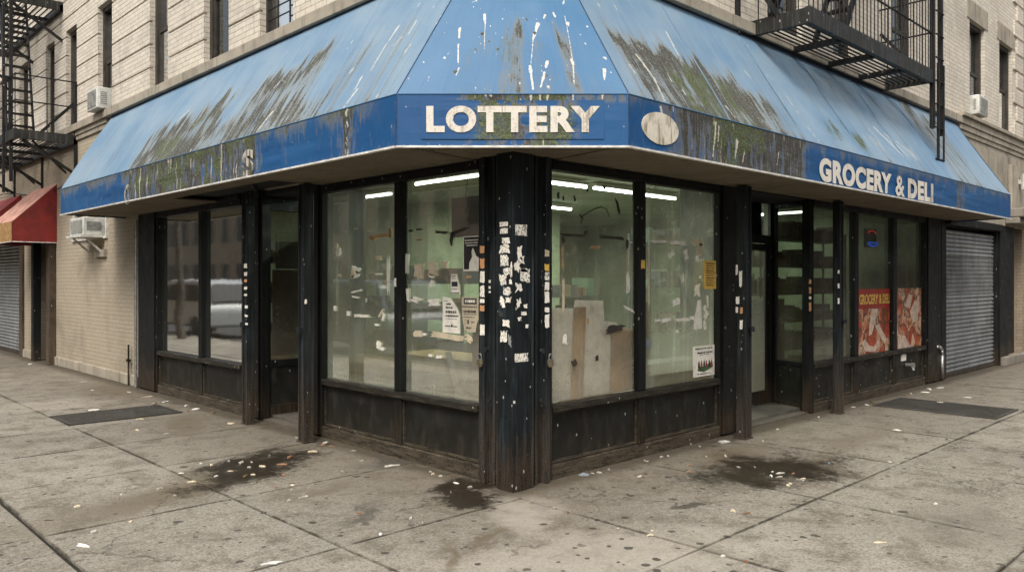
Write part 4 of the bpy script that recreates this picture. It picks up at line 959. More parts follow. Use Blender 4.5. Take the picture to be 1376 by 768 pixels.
# ------------------------------------------------------------------ fire escapes
def platform(t, side, a0, a1, depth, z, nbeam=5, hole=None, slat=.045):
    f = MB(); d = -depth
    wb(f, side, a0, a1, d, d+.05, z, z+.17); wb(f, side, a0, a0+.05, d+.05, -.02, z, z+.16); wb(f, side, a1-.05, a1, d+.05, -.02, z, z+.16); wb(f, side, a0, a1, -.07, -.02, z, z+.10)
    f.build('platform_frame', M['ironbeam'], t)
    for k in range(1, nbeam):
        b = MB(); a = a0+(a1-a0)*k/nbeam; wb(b, side, a-.035, a+.035, d+.05, -.07, z-.005, z+.05); b.build('cross_beam', M['iron'], t)
    s = MB(); q = d+.075
    while q < -.09:
        if hole and hole[2] < q < hole[3]:
            wb(s, side, a0+.05, hole[0], q, q+.028, z+.052, z+.07); wb(s, side, hole[1], a1-.05, q, q+.028, z+.052, z+.07)
        else: wb(s, side, a0+.05, a1-.05, q, q+.022, z+.06, z+.068)
        q += slat*1.45
    s.build('grating', M['iron'], t)
def railing(t, side, a0, a1, depth, z, h=.95, step=.115):
    r = MB(); d = -depth+.02
    for zz in (z+.17+h, z+.17+h*.52):
        r.tube(wp(side, a0, d, zz), wp(side, a1, d, zz), .012, 6); r.tube(wp(side, a0+.02, d, zz), wp(side, a0+.02, 0, zz), .012, 6); r.tube(wp(side, a1-.02, d, zz), wp(side, a1-.02, 0, zz), .012, 6)
    r.build('rail', M['iron'], t)
    b = MB(); n = max(2, int((a1-a0)/step))
    for k in range(n+1): a = a0+.02+(a1-a0-.04)*k/n; b.tube(wp(side, a, d, z+.15), wp(side, a, d, z+.17+h), .007, 5)
    for aa in (a0+.02, a1-.02):
        for k in range(1, int(depth/step)): dd_ = d*(1-k/int(depth/step)); b.tube(wp(side, aa, dd_, z+.15), wp(side, aa, dd_, z+.17+h), .007, 5)
    b.build('balusters', M['iron'], t)
def stair(t, side, p0, p1, d0, d1, rung=.21, railed=True):
    """p0,p1 = (a,z) bottom and top; d0..d1 width across"""
    st = MB()
    for d in (d0, d1): st.bar(wp(side, p0[0], d, p0[1]), wp(side, p1[0], d, p1[1]), .02, .09, up=wp(side, 1, 0, 0))
    n = int(abs(p1[1]-p0[1])/rung)
    st.build('stringer', M['iron'], t)
    tr = MB()
    for k in range(1, n+1):
        u = k/(n+1); a = p0[0]+(p1[0]-p0[0])*u; z = p0[1]+(p1[1]-p0[1])*u; wb(tr, side, a-.06, a+.06, min(d0, d1), max(d0, d1), z-.012, z+.012)
    tr.build('tread', M['iron'], t)
fr_ = thing('fire_escape', 'black iron fire escape balcony with drop ladder above the right side of the blue awning', 'fire escape', (5.4, 0, 4.2))
platform(fr_, 'R', 3.50, 7.08, .69, 4.21, 4)
railing(fr_, 'R', 3.50, 7.08, .69, 4.21, .95, .105)
stair(fr_, 'R', (4.6, 4.3), (6.3, 7.3), -.22, -.55)
for q_ in (((3.02, -.02, 5.15), (3.56, -.36, 4.30), .012, .06), ((3.24, -.03, 4.15), (3.24, -.03, 6.2), .05, .03), ((7.05, -.02, 5.0), (7.05, -.60, 4.3), .012, .04), ((3.24, -.03, 4.22), (3.52, -.03, 4.22), .05, .05)):
    m = MB(); m.bar(*q_); m.build('brace', M['iron'], fr_)
la0, la1, ly = 7.09, 7.44, -.67
m = MB(); m.box(la0, la0+.045, ly-.03, ly+.03, 3.62, 8.2); m.box(la1-.045, la1, ly-.03, ly+.03, 3.55, 8.2); m.box(la0+.07, la0+.10, ly-.0, ly+.03, 3.62, 8)
m.build('ladder_guide', M['iron'], fr_)
m = MB(); m.box(la0+.12, la0+.15, ly-.05, ly-.02, 3.20, 4.5); m.box(la1-.03, la1-.002, ly-.05, ly-.031, 3.20, 4.5); z = 3.21
m.build('drop_ladder', M['iron'], fr_)
m = MB(); z = 3.215
while z < 6.8: m.tube((la0+.05, ly-.035, z), (la1-.01, ly-.035, z), .011, 6); z += .31 if z > 3.5 else .42
m.build('rung', M['iron'], fr_)
# left fire escape
fe = thing('fire_escape', 'black iron fire escape with steep ladder above the red awnings at far left', 'fire escape', (0, 13, 4))
platform(fe, 'L', 11.05, 15.6, .98, 3.99, 5)
railing(fe, 'L', 11.05, 15.6, .98, 3.99, .92, .42)
platform(fe, 'L', 11.9, 16.2, .98, 6.55, 5, slat=.06)
railing(fe, 'L', 11.9, 16.2, .98, 6.55, .92, .3)
stair(fe, 'L', (11.75, 4.1), (12.5, 7.4), -.93, -.52, .235)
m = MB()
for a in (11.1, 13.3, 15.5): m.bar((-.0, a, 3.45), (-.85, a, 3.98), .03, .05); m.bar((-.02, a, 3.4), (-.02, a, 3.99), .04, .04); m.bar((-.02, a+.6, 3.55), (-.70, a, 3.98), .025, .03)
for a in (11.95, 14.0, 16.1): m.bar((-.0, a, 6.0), (-.85, a, 6.55), .03, .05)
m.bar((-.93, 11.5, 3.3), (-.93, 11.5, 8.0), .05, .05); m.bar((-1.04, 11.5, 3.1), (-1.04, 11.5, 8.0), .04, .04); m.bar((-.03, 11.08, 3.4), (-.03, 11.08, 5.1), .05, .05)
m.bar((-.02, 11.12, 4.75), (-.60, 11.12, 4.10), .02, .05)
for q_ in range(0, len(m.v), 8): e_ = MB(); e_.hexa(m.v[q_:q_+4], m.v[q_+4:q_+8]); e_.build('brace', M['iron'], fe)

# ------------------------------------------------------------------ air conditioners
def aircon(side, a0, a1, z0, z1, depth, lab, bracket=False):
    t = thing('air_conditioner', lab, 'air conditioner', wp(side, (a0+a1)/2, -depth/2, z0))
    m = MB(); wb(m, side, a0, a1, -depth, .12, z0, z1); m.build('casing', M['ac'], t, bevel=.012)
    g = MB(); n = 16
    wb(g, side, a0+.05, a1-.05, -depth-.004, -depth+.01, z0+.04, z1-.04)
    gg = g.build('grille', M['ac_grey'], t)
    f = MB()
    for k in range(n): z = z0+.045+(z1-z0-.09)*k/(n-1); wb(f, side, a0+.05, a1-.05, -depth-.012, -depth-.005, z-.003, z+.003)
    f.build('fin', M['ac'], gg)
    s = MB()   # side louvres
    for k in range(7):
        z = z0+.08+(z1-z0-.16)*k/6; wb(s, side, a0-.004, a0-.001, -depth+.05, -.05, z-.006, z+.006)
    s.build('louvre', M['ac_grey'], t)
    if bracket:
        b = MB(); wb(b, side, a0-.03, a1+.03, -depth-.05, .0, z0-.035, z0-.002)
        for a in (a0+.05, a1-.05): b.bar(wp(side, a, -depth*.9, z0-.03), wp(side, a, 0, z0-.30), .03, .03)
        b.build('bracket', M['ac'], t)
    return t
aircon('L', 9.34, 9.86, 4.35, 4.69, .20, 'weathered white air conditioner on the ledge in an upper left window')
aircon('R', 11.04, 11.55, 4.47, 4.80, .14, 'white air conditioner in an upper window right of the drop ladder')
t = aircon('L', 9.62, 10.35, 2.33, 2.62, .32, 'boxy white air conditioner on a bracket in the painted wall under the awning end', True)
m = MB(); wb(m, 'L', 9.45, 11.35, -.03, .03, 2.28, 2.33); wb(m, 'L', 10.45, 10.52, -.03, .03, 2.33, 2.85); wb(m, 'L', 11.2, 11.27, -.03, .03, 2.33, 2.85); wb(m, 'L', 9.45, 9.52, -.03, .03, 2.33, 2.85)
f = m.build('transom_window', M['ac'], bld); m = MB(); wb(m, 'L', 9.5, 11.25, -.004, .004, 2.33, 2.82); m.build('pane', M['glass_up'], f)
m = MB(); m.box(-.05, .0, 9.5, 10.0, 1.98, 2.10); m.build('sill_patch', M['stone'], bld)
# cable sagging over the left wall
m = MB(); pts = []
for k in range(14):
    u = k/13; pts.append((-.05, 8.9+8*u, 3.42+.10*u-.16*sin(pi*u)+(.05*sin(9*u))))
m.path(pts, .012, 6); tag(m.build('cable', M['frame'], None), 'black cable sagging along the wall above the red awnings', 'cable')

# ------------------------------------------------------------------ shops at far left
ls = thing('corner_building_annexe', 'beige painted shop wall with steel posts under the red awnings at far left', 'building', (0, 16, 0))
m = MB(); m.box(.0, .3, 12.401, 24, 2.9, 4.10); m.box(0, .3, 13.75, 15.0, 0, 2.9); m.box(.25, .3, 12.4, 13.75, 0, 2.9); m.box(0, .3, 18.2, 24, 0, 2.9)
m.build('wall', M['brick_paint'], ls)
m = MB(); m.box(-.035, .0, 13.75, 15.0, 0, .15); m.build('plinth', M['stone'], ls)
m = MB(); m.box(-.12, .02, 12.41, 12.62, 0, 2.9); m.build('door_post', M['brownpost'], ls, bevel=.008)
m = MB(); m.box(-.14, .0, 13.45, 13.62, 0, 2.9); m.build('post', M['frame'], ls, bevel=.008)
m = MB(); m.box(-.05, .02, 14.75, 14.98, 0, 2.6); m.build('shutter_post', M['brownpost'], ls, bevel=.008)
m = MB(); m.box(.18, .24, 12.63, 13.44, 0.02, 2.8); m.build('door', plain('old_green_door', (.10, .105, .085), .6, 0, .35, 7), ls)
roller('ribbed grey roller shutter of the neighbouring shop under the red awning', 'L', 15.07, 18.1, 2.50, None)
def red_awning(a0, a1, depth, zt, zv, zb, lab, slopemat):
    t = thing('awning', lab, 'awning', (0, (a0+a1)/2, zb), None)
    s = MB(); s.hexa([(0, a0, zt), (-depth, a0, zv), (-depth, a1, zv), (0, a1, zt)], [(0, a0, zt+.01), (-depth-.005, a0, zv+.01), (-depth-.005, a1, zv+.01), (0, a1, zt+.01)])
    s.build('slope', slopemat, t)
    e = MB(); e.prism([(0, a0-.004, zt), (-depth, a0-.004, zv), (-depth, a0-.004, zb), (0, a0-.004, zb)], (0, -.006, 0)); e.build('end_panel', M['red'], t); e = MB(); e.prism([(0, a1+.004, zt), (-depth, a1+.004, zv), (-depth, a1+.004, zb), (0, a1+.004, zb)], (0, .006, 0))
    e.build('end_panel', M['red'], t)
    v = MB(); v.box(-depth-.012, -depth-.006, a0, a1, zb, zv); v.build('valance', M['ochre'] if slopemat is M['red_fade'] else M['red'], t)
    r = MB(); r.bar((-depth-.01, a0-.012, zb), (-depth-.01, a1, zb), .014, .014); r.bar((0, a0-.012, zb), (-depth, a0-.012, zb), .014, .014); r.build('trim', M['white_trim'], t)
red_awning(12.36, 14.2, .73, 3.40, 2.66, 2.30, 'small red awning with faded pink slope left of the blue awning', M['red_fade'])
red_awning(15.0, 19.2, .80, 3.40, 2.62, 2.36, 'larger dark red awning over the roller shutter at the left edge', M['red'])

# ------------------------------------------------------------------ shop contents
def tube_light(p, q, lab, w=None):
    p = Vector(p); q = Vector(q); t = thing('ceiling_light', lab, 'ceiling light', (p+q)/2, 'fluorescent ceiling lights inside the shop')
    m = MB(); m.bar(p+Vector((0, 0, .035)), q+Vector((0, 0, .035)), .10, .03); m.build('housing', M['ac'], t)
    m = MB(); m.tube(p, q, .017, 8); m.build('tube', M['tube'], t)
    ld_ = bpy.data.lights.new('tube_glow', 'AREA'); ld_.shape = 'RECTANGLE'; ld_.size = (q-p).length; ld_.size_y = .06; ld_.energy = w or TUBE_W; ld_.color = (.90, 1., .84)
    lo_ = bpy.data.objects.new('tube_glow', ld_); COL.objects.link(lo_); lo_.location = (p+q)/2-Vector((0, 0, .03)); lo_.rotation_euler = (0, 0, math.atan2(q.y-p.y, q.x-p.x)); setpar(lo_, t)
TUBE_W = 50
for p, q, lab in (((2.40, 1.90, 2.72), (3.06, 1.90, 2.72), 'lit fluorescent tube nearest the corner behind the first right pane'),
                  ((3.20, 1.90, 2.72), (4.04, 1.90, 2.72), 'lit fluorescent tube crossing the mullion between the two right panes'),
                  ((4.12, 1.95, 2.72), (5.0, 1.95, 2.72), 'lit fluorescent tube behind the second right pane'),
                  ((4.2, 4.05, 2.72), (5.2, 4.05, 2.72), 'short lit tube deeper in the shop behind the first right pane'),
                  ((1.40, 1.95, 2.72), (1.40, 3.10, 2.72), 'long lit tube high behind the pane left of the corner pillar'),
                  ((1.80, 4.15, 2.72), (1.80, 5.2, 2.72), 'lit tube seen at the top of the second left pane'),
                  ((8.3, 1.7, 2.72), (8.3, 2.9, 2.72), 'lit tube seen through the glass of the recessed entrance')):
    tube_light(p, q, lab, 12 if p[0] > 8 else 34 if p[0] < 2 else 18 if p[0] > 4 and p[1] < 3 else None)

boxcols = [plain('carton_%s' % n, c, .6, 0, .15) for n, c in (('tan', (.085, .065, .04)), ('red', (.06, .025, .018)), ('grey', (.035, .04, .04)), ('cream', (.11, .105, .08)), ('green', (.05, .09, .055)), ('brown', (.10, .07, .045)), ('dark', (.04, .04, .04)))]
def shelving(x0, x1, y0, y1, h, lab, seed, levels=4, fill=.8, along='x', where=''):
    r = random.Random(seed); t = thing('shelving', lab, 'shelf', ((x0+x1)/2, (y0+y1)/2, .05))
    for x in (x0, x1-.03):
        for y in (y0, y1-.03): m = MB(); m.box(x, x+.03, y, y+.03, .05, h); m.build('upright', M['shelf'], t)
    for k in range(levels):
        z = .15+(h-.3)*k/max(1, levels-1); m = MB(); m.box(x0+.001, x1-.001, y0+.001, y1-.001, z, z+.025); s = m.build('shelf_board', M['shelf'], t)
        L = (x1-x0) if along == 'x' else (y1-y0); u = .04
        while u < L-.22:
            w_ = r.uniform(.07, .2); hh = r.uniform(.1, .26); mt = r.choice(boxcols)
            if r.random() < fill:
                b = MB()
                if along == 'x': b.box(x0+u, x0+u+w_, y0+.04, y1-.04, z+.026, z+.026+hh)
                else: b.box(x0+.04, x1-.04, y0+u, y0+u+w_, z+.026, z+.026+hh)
                tag(b.build('carton', mt, None), 'small grocery carton standing on the '+where, 'carton', 'cartons on the '+where)
            u += w_+.012
shelving(3.7, 5.0, 3.3, 3.7, 1.5, 'tall shelves of stock behind the second right pane', 4, where='tall shelves behind the second right pane')
shelving(5.3, 8.6, 2.6, 3.0, 2.3, 'long shelves of stock seen through the entrance door', 5, where='long shelves seen through the entrance door')
shelving(5.7, 8.8, 1.2, 1.6, 2.35, 'tall dark shelves of stock behind the meat posters', 6, levels=6, fill=.95, where='tall dark shelves behind the meat posters')
shelving(2.2, 2.6, 3.2, 5.6, 1.7, 'dark shelves of stock behind the second left pane', 7, along='y', where='dark shelves behind the second left pane')
shelving(1.0, 1.5, 4.9, 7.2, 2.0, 'shelves of stock behind the far left shopfront', 8, along='y', where='shelves behind the far left shopfront')
ct = thing('counter', 'low shop counter with brown top seen behind the window left of the pillar', 'counter', (1.6, 1.4, .05))
m = MB(); m.box(1.0, 1.5, 1.0, 2.9, .05, .74); m.build('body', plain('counter_body', (.10, .12, .11), .6), ct); m = MB(); m.box(.95, 1.55, .95, 2.95, .74, .79); m.build('top', M['cardboard'], ct)
# hanging board with wires
hb = thing('hanging_board', 'dark board hung by wires inside the pane left of the corner pillar', 'sign board', (.35, .8, 2.2))
m = MB(); m.box(.30, .33, .42, 1.12, 1.98, 2.33); m.build('board', plain('dark_board', (.035, .027, .022), .7), hb)
m = MB(); m.path([(.315, .95, 2.33), (.315, .86, 2.80)], .004); m.path([(.315, .6, 2.33), (.315, .72, 2.80)], .004); m.build('wire', M['dark'], hb)
# cardboard sheet, tube, boards, white covering
def loose(name, lab, cat, mat, fn):
    m = MB(); fn(m); return tag(m.build(name, mat, None), lab, cat)
loose('cardboard_sheet', 'upright brown cardboard sheet behind the glass left of the corner pillar', 'cardboard', M['cardboard'], lambda m: m.prism([(.10, .38, .62), (.10, .62, .62), (.13, .64, 1.25), (.13, .38, 1.40)], (.012, 0, 0)))
loose('paper_tube', 'white cardboard tube leaning inside the pane left of the pillar', 'tube', plain('white_tube', (.6, .58, .53), .7), lambda m: m.tube((.12, .80, .62), (.10, .93, .98), .028, 12))
loose('wooden_plank', 'pale brown plank lying along the inside of the left panes', 'plank', M['cardboard'], lambda m: m.box(.14, .18, .64, 2.4, .78, .86))
wbm = papermat('creased_white_board', (.80, .75, .64), (.2, .15, .1), .35, (7, 7, 9), (.58, .68))
def cover(m):
    top = [(.33, 1.36), (.60, 1.37), (.80, 1.36), (.81, 1.43), (1.16, 1.42), (1.18, 1.24), (1.36, 1.22), (1.37, 1.10), (1.56, 1.09)]
    for (a, za), (b, zb_) in zip(top, top[1:]): m.prism([(a, .09+.01*sin(a*9), .60), (b, .09+.01*sin(b*9), .60), (b, .09+.01*sin(b*9), zb_), (a, .09+.01*sin(a*9), za)], (0, .008, 0))
loose('white_board', 'creased white paper board covering the lower half of the first right pane', 'board', wbm, cover)
loose('cardboard_strip', 'brown cardboard strip standing in the middle of the first right pane', 'cardboard', M['cardboard'], lambda m: m.prism([(.73, .07, .60), (.88, .07, .60), (.92, .07, 1.37), (.78, .07, 1.37)], (0, .008, 0)))
loose('cardboard_strip', 'brown cardboard strip behind the right edge of the first right pane', 'cardboard', M['cardboard'], lambda m: m.prism([(1.25, .07, .60), (1.56, .07, .60), (1.56, .07, 1.16), (1.27, .07, 1.20)], (0, .008, 0)))
loose('cardboard_piece', 'narrow brown cardboard upright behind the left edge of the second right pane', 'cardboard', M['cardboard'], lambda m: m.box(1.66, 1.80, .08, .10, .60, 1.42))
loose('brown_board', 'tall brown board inside the right edge of the far left shopfront', 'board', M['cardboard'], lambda m: m.box(.08, .10, 4.66, 4.95, .60, 1.9))
loose('display_ledge', 'grey ledge inside the second right pane', 'ledge', M['shelf'], lambda m: m.box(1.82, 2.86, .12, .4, .66, .80))
for i, (x, y, z, sx, sy, sz, mt, lab) in enumerate([(2.0, 1.0, .05, .45, .4, .9, M['cardboard'], 'tall cardboard carton on the shop floor behind the second right pane'), (3.2, .75, .05, .3, .3, .6, boxcols[4], 'green carton on the shop floor beside the entrance wall'), (.5, 5.2, .05, .5, .45, .85, M['cardboard'], 'cardboard carton behind the reflecting far left pane'), (.45, 6.3, .05, .5, .6, 1.0, boxcols[3], 'cream carton behind the outermost left pane'), (5.3, .7, .05, .4, .4, 1.3, boxcols[-1], 'tall dark carton behind the narrow pane right of the entrance')]):
    t = thing('carton', lab, 'carton', (x, y, z)); m = MB(); m.box(x, x+sx, y, y+sy, z, z+sz); m.build('box', mt, t, bevel=.006); m = MB(); m.box(x+sx*.45, x+sx*.55, y-.001, y+sy+.001, z+sz-.001, z+sz+.001); m.build('tape', M['paper_tan'], t)
ns = thing('lit_sign', 'small red and blue lit sign hanging inside above the meat poster', 'lit sign', (6.9, .25, 1.9))
q = ony(1172, 314, .2); m = MB(); m.path([q+Vector((.13*cos(t), 0, .045*sin(t))) for t in [pi*k/8 for k in range(9)]], .009, 6); m.build('red_tube', M['neon_red'], ns)
q = ony(1173, 326, .2); m = MB(); m.path([q+Vector((.16*cos(t), 0, .05*sin(t))) for t in [pi+pi*k/8 for k in range(9)]], .016, 6); m.tube(q+Vector((-.14, 0, 0)), q+Vector((.14, 0, 0)), .014, 6); m.build('blue_tube', M['neon_blue'], ns)
m = MB(); m.box(q.x-.2, q.x+.2, .23, .25, q.z-.07, q.z+.2); m.build('backing', M['dark'], ns)

# ------------------------------------------------------------------ posters and papers on the glass
rp_ = random.Random(11)
def scrap(side, px, py, w, h, parent, mat='paper', rot=0, d=.026, rag=.18, name='paper_scrap', n=8, plane=None):
    """irregular torn piece of paper centred on a surveyed spot of the facade; w,h in photo pixels converted to metres there"""
    pl0 = d if plane is None else plane
    c = onx(px, py, pl0) if side == 'L' else ony(px, py, pl0)
    e = (onx(px+w/2, py, pl0) if side == 'L' else ony(px+w/2, py, pl0)); f = (onx(px, py-h/2, pl0) if side == 'L' else ony(px, py-h/2, pl0))
    k_ = 1.1 if name == 'sticker' else 1.38; hw = k_*(abs(e.y-c.y) if side == 'L' else abs(e.x-c.x)); hh = k_*abs(f.z-c.z)
    pts = []
    for k in range(n*2):
        th = 2*pi*k/(n*2)+pi/4; r = 1/max(abs(cos(th)), abs(sin(th)))
        r *= 1-rag*rp_.random()*1.6
        a, b = r*cos(th)*hw, r*sin(th)*hh; a, b = a*cos(rot)-b*sin(rot), a*sin(rot)+b*cos(rot)
        pts.append((c.x, c.y+a, c.z+b) if side == 'L' else (c.x+a, c.y, c.z+b))
    m = MB(); m.prism(pts, (-.0015, 0, 0) if side == 'L' else (0, -.0015, 0))
    return m.build(name, M[mat], parent)
# stickers on the corner pillar: left face (x=-.1125) and right face (y=-.0925)
xs1, ys1 = -.1125, -.0925
for (px, py, w_, h_, mt, rg) in [(677, 301, 11, 6, 'paper_print', .1), (677, 310, 10, 7, 'paper_print', .1), (680, 323, 11, 8, 'paper_print', .15), (678, 334, 14, 12, 'paper_print', .2), (678, 350, 11, 15, 'paper_print', .25), (682, 364, 11, 11, 'paper_print', .25), (676, 376, 10, 15, 'paper_print', .25), (686, 378, 4, 8, 'paper', .3), (682, 391, 11, 11, 'paper_print', .3), (675, 405, 8, 15, 'paper', .35), (683, 403, 9, 9, 'paper_print', .3), (680, 434, 10, 11, 'paper', .25), (677, 452, 9, 16, 'paper_print', .2), (685, 458, 5, 18, 'ac_grey', .35), (673, 421, 6, 9, 'shelf', .3), (687, 362, 3, 20, 'paper', .3)]:
    scrap('L', px, py, w_, h_, cp, mt, 0, rag=rg, name='sticker', plane=xs1)
for (px, py, w_, h_, mt, rg) in [(700, 309, 15, 14, 'paper_print', .08), (698, 340, 8, 22, 'paper', .35), (701, 349, 8, 12, 'paper', .3), (695, 357, 9, 18, 'paper', .4), (705, 370, 14, 18, 'paper_print', .2), (697, 386, 11, 16, 'paper', .45), (697, 407, 8, 14, 'paper', .45), (706, 411, 5, 6, 'paper', .3), (704, 421, 8, 6, 'paper', .4), (698, 428, 7, 7, 'paper', .4), (708, 438, 4, 5, 'paper', .2), (701, 480, 17, 11, 'paper_print', .1), (705, 363, 12, 5, 'paper', .3), (691, 540, 3, 4, 'paper', .2)]:
    scrap('R', px, py, w_, h_, cp, mt, 0, rag=rg, name='sticker', plane=ys1)
for (py, h_, mt) in [(335, 10, 'paper_orange'), (354, 13, 'paper_orange'), (372, 15, 'paper_print'), (391, 15, 'paper_print'), (404, 5, 'paper'), (414, 8, 'paper_orange'), (443, 14, 'paper')]:
    scrap('L', 648, py, 6, h_, cp, mt, 0, rag=.12, name='sticker', plane=-.0865)
for (py, h_, mt) in [(340, 9, 'paper_tan'), (359, 9, 'paper_yellow'), (371, 11, 'paper_print'), (384, 11, 'paper'), (399, 15, 'paper'), (416, 7, 'paper_print'), (431, 18, 'paper')]:
    scrap('R', 735, py, 6, h_, cp, mt, 0, rag=.15, name='sticker', plane=-.0865)
for (py, h_) in [(378, 4), (386, 4), (392, 3)]: scrap('L', 658, py, 3, h_, cp, 'paper', name='sticker', plane=-.032)
# stickers on the gate posts
for (py, h_, mt) in [(357, 6, 'paper'), (368, 5, 'paper'), (377, 4, 'paper_orange'), (387, 4, 'paper'), (396, 3, 'paper'), (412, 4, 'paper'), (424, 3, 'paper'), (435, 3, 'paper')]:
    scrap('L', 330 if py < 400 else 331, py, 4, h_, pB, mt, name='sticker', plane=-.269)
scrap('L', 411, 405, 3, 6, pA, 'paper', name='sticker', plane=-.314)
for (px, py, w_, h_, mt) in [(990, 362, 3, 14, 'paper'), (995, 375, 4, 22, 'paper'), (991, 403, 5, 10, 'paper'), (1000, 397, 6, 12, 'paper_print'), (1003, 378, 4, 6, 'paper'), (990, 416, 3, 8, 'paper'), (996, 417, 4, 9, 'paper_orange'), (1007, 417, 6, 11, 'paper'), (996, 436, 4, 12, 'paper')]:
    if px < 998: scrap('R', px, py, w_, h_, pC, mt, name='sticker', plane=-.284)
    else: scrap('R', px, py, w_, h_, en, mt, name='sticker', plane=.575)
for (py, h_, mt) in [(365, 5, 'paper'), (384, 7, 'paper'), (404, 8, 'paper')]: scrap('R', 1127, py, 3, h_, pD, mt, name='sticker', plane=-.284)
for (py, h_, mt) in [(378, 6, 'paper_orange'), (390, 9, 'paper_orange'), (412, 12, 'paper_orange'), (400, 4, 'paper')]: scrap('R', 1089, py, 4, h_, sfR2, mt, name='sticker', plane=-.032)
# scraps on left panes
P1, P2, Q1, Q2 = panes['L1'], panes['L2'], panes['R1'], panes['R2']
for (px, py, w_, h_, mt, ro) in [(546, 354, 4, 22, 'paper', .1), (562, 364, 10, 17, 'paper_tan', .1), (581, 361, 10, 15, 'paper_tan', 0), (580, 371, 5, 4, 'paper', .3), (597, 355, 8, 7, 'paper_tan', .2), (580, 381, 5, 8, 'paper', 0), (548, 397, 3, 16, 'paper', -.1), (560, 401, 11, 3, 'paper', .2), (557, 404, 8, 3, 'paper', .2), (583, 406, 13, 8, 'paper', -.1), (629, 372, 4, 3, 'paper_orange', .2), (561, 448, 10, 7, 'paper_tan', 0), (603, 452, 40, 6, 'paper_tan', .05), (570, 449, 5, 3, 'paper', 0), (590, 479, 7, 4, 'paper', 0), (629, 454, 10, 8, 'paper_tan', .4), (564, 322, 8, 2, 'cardboard', 0), (578, 477, 4, 3, 'paper', 0), (593, 312, 16, 3, 'winframe', .1), (616, 310, 22, 3, 'winframe', -.2), (607, 320, 4, 15, 'winframe', .3), (552, 310, 5, 3, 'winframe', 0), (563, 308, 6, 2, 'winframe', 0)]:
    scrap('L', px, py, w_, h_, P1, mt, ro, rag=.28)
for (px, py, w_, h_, mt, ro) in [(478, 361, 9, 4, 'paper', .2), (474, 367, 4, 10, 'paper_tan', 0), (477, 371, 9, 4, 'paper', -.2), (451, 331, 3, 7, 'paper_tan', .3), (454, 338, 5, 8, 'paper', -.3), (479, 391, 12, 2, 'paper', -.15), (477, 399, 8, 2, 'paper', .1), (450, 414, 3, 6, 'paper', 0), (468, 421, 4, 6, 'paper', .2), (486, 424, 19, 4, 'paper', 0), (512, 420, 8, 3, 'paper_tan', -.8), (515, 426, 3, 10, 'paper', .3), (521, 370, 2, 42, 'paper', 0), (508, 346, 7, 5, 'paper_tan', .1), (508, 368, 8, 2, 'paper', 0), (516, 380, 3, 3, 'cardboard', 0), (506, 436, 5, 3, 'paper', 0), (509, 464, 6, 10, 'paper', .3), (513, 468, 6, 4, 'paper', .1), (510, 317, 27, 4, 'cardboard', -.05), (524, 313, 3, 10, 'cardboard', 0), (501, 321, 6, 2, 'cardboard', 0), (455, 370, 3, 3, 'paper_tan', 0)]:
    scrap('L', px, py, w_, h_, P2, mt, ro, rag=.28)
scrap('L', 531, 379, 3, 12, sfL, 'paper', 0, name='sticker', plane=-.03)
for (px, py, w_, h_, mt, ro) in [(770, 316, 26, 3, 'winframe', 0), (821, 319, 27, 4, 'winframe', 0), (757, 322, 4, 8, 'winframe', 0), (787, 312, 4, 4, 'winframe', 0), (843, 328, 3, 12, 'winframe', 0), (756, 345, 3, 30, 'cardboard', 0), (757, 395, 3, 40, 'paper_tan', 0), (759, 455, 5, 12, 'paper', 0), (750, 262, 3, 8, 'ink', 0), (757, 266, 2, 5, 'ink', 0), (772, 266, 2, 7, 'ink', .4), (789, 256, 2, 4, 'ink', 0), (812, 252, 3, 5, 'ink', 0), (844, 350, 2, 26, 'paper_tan', 0), (844, 380, 4, 24, 'paper', -.05), (845, 415, 14, 3, 'paper', -.3), (800, 332, 14, 4, 'cardboard', .1), (830, 277, 3, 18, 'winframe', .4), (772, 487, 6, 8, 'winframe', .3), (802, 481, 4, 6, 'winframe', .2), (826, 441, 22, 9, 'winframe', .1), (790, 432, 3, 7, 'cardboard', 0)]:
    scrap('R', px, py, w_, h_, Q1, mt, ro, rag=.3)
m = MB(); pts = [ony(x, y, .026) for x, y in ((780, 292), (792, 284), (800, 280), (808, 278), (815, 281), (819, 291))]; m.path(pts, .005, 5); m.path([ony(x, y, .026) for x, y in ((780, 300), (783, 293), (779, 288))], .006, 5); m.build('glue_smear', M['winframe'], Q1)
for (px, py, w_, h_, mt, ro) in [(886, 324, 16, 3, 'paper', .05), (912, 326, 16, 5, 'paper', 0), (937, 325, 13, 8, 'paper_tan', 0), (940, 335, 6, 12, 'paper_tan', .1), (902, 342, 7, 8, 'paper', .4), (922, 342, 4, 12, 'paper', .3), (937, 347, 3, 7, 'paper', 0), (918, 373, 2, 10, 'paper', 0), (865, 360, 3, 10, 'paper_tan', 0), (937, 389, 6, 15, 'paper', 0), (908, 406, 9, 8, 'paper', .3), (872, 370, 2, 80, 'paper_tan', 0), (884, 430, 6, 3, 'paper', 0), (895, 430, 12, 4, 'paper', .1), (917, 429, 17, 4, 'paper', 0), (930, 427, 5, 4, 'paper', 0), (947, 415, 3, 8, 'paper', .2), (949, 423, 6, 6, 'paper', .6), (941, 372, 3, 3, 'paper', 0), (872, 461, 8, 12, 'blind', .2), (910, 445, 3, 4, 'paper', 0), (951, 405, 2, 16, 'paper', .1), (947, 437, 3, 12, 'paper', .1), (863, 434, 3, 8, 'paper', 0)]:
    scrap('R', px, py, w_, h_, Q2, mt, ro, rag=.28)
scrap('R', 864, 355, 5, 11, sfR, 'paper_yellow', 0, name='sticker', plane=-.031, rag=.1)

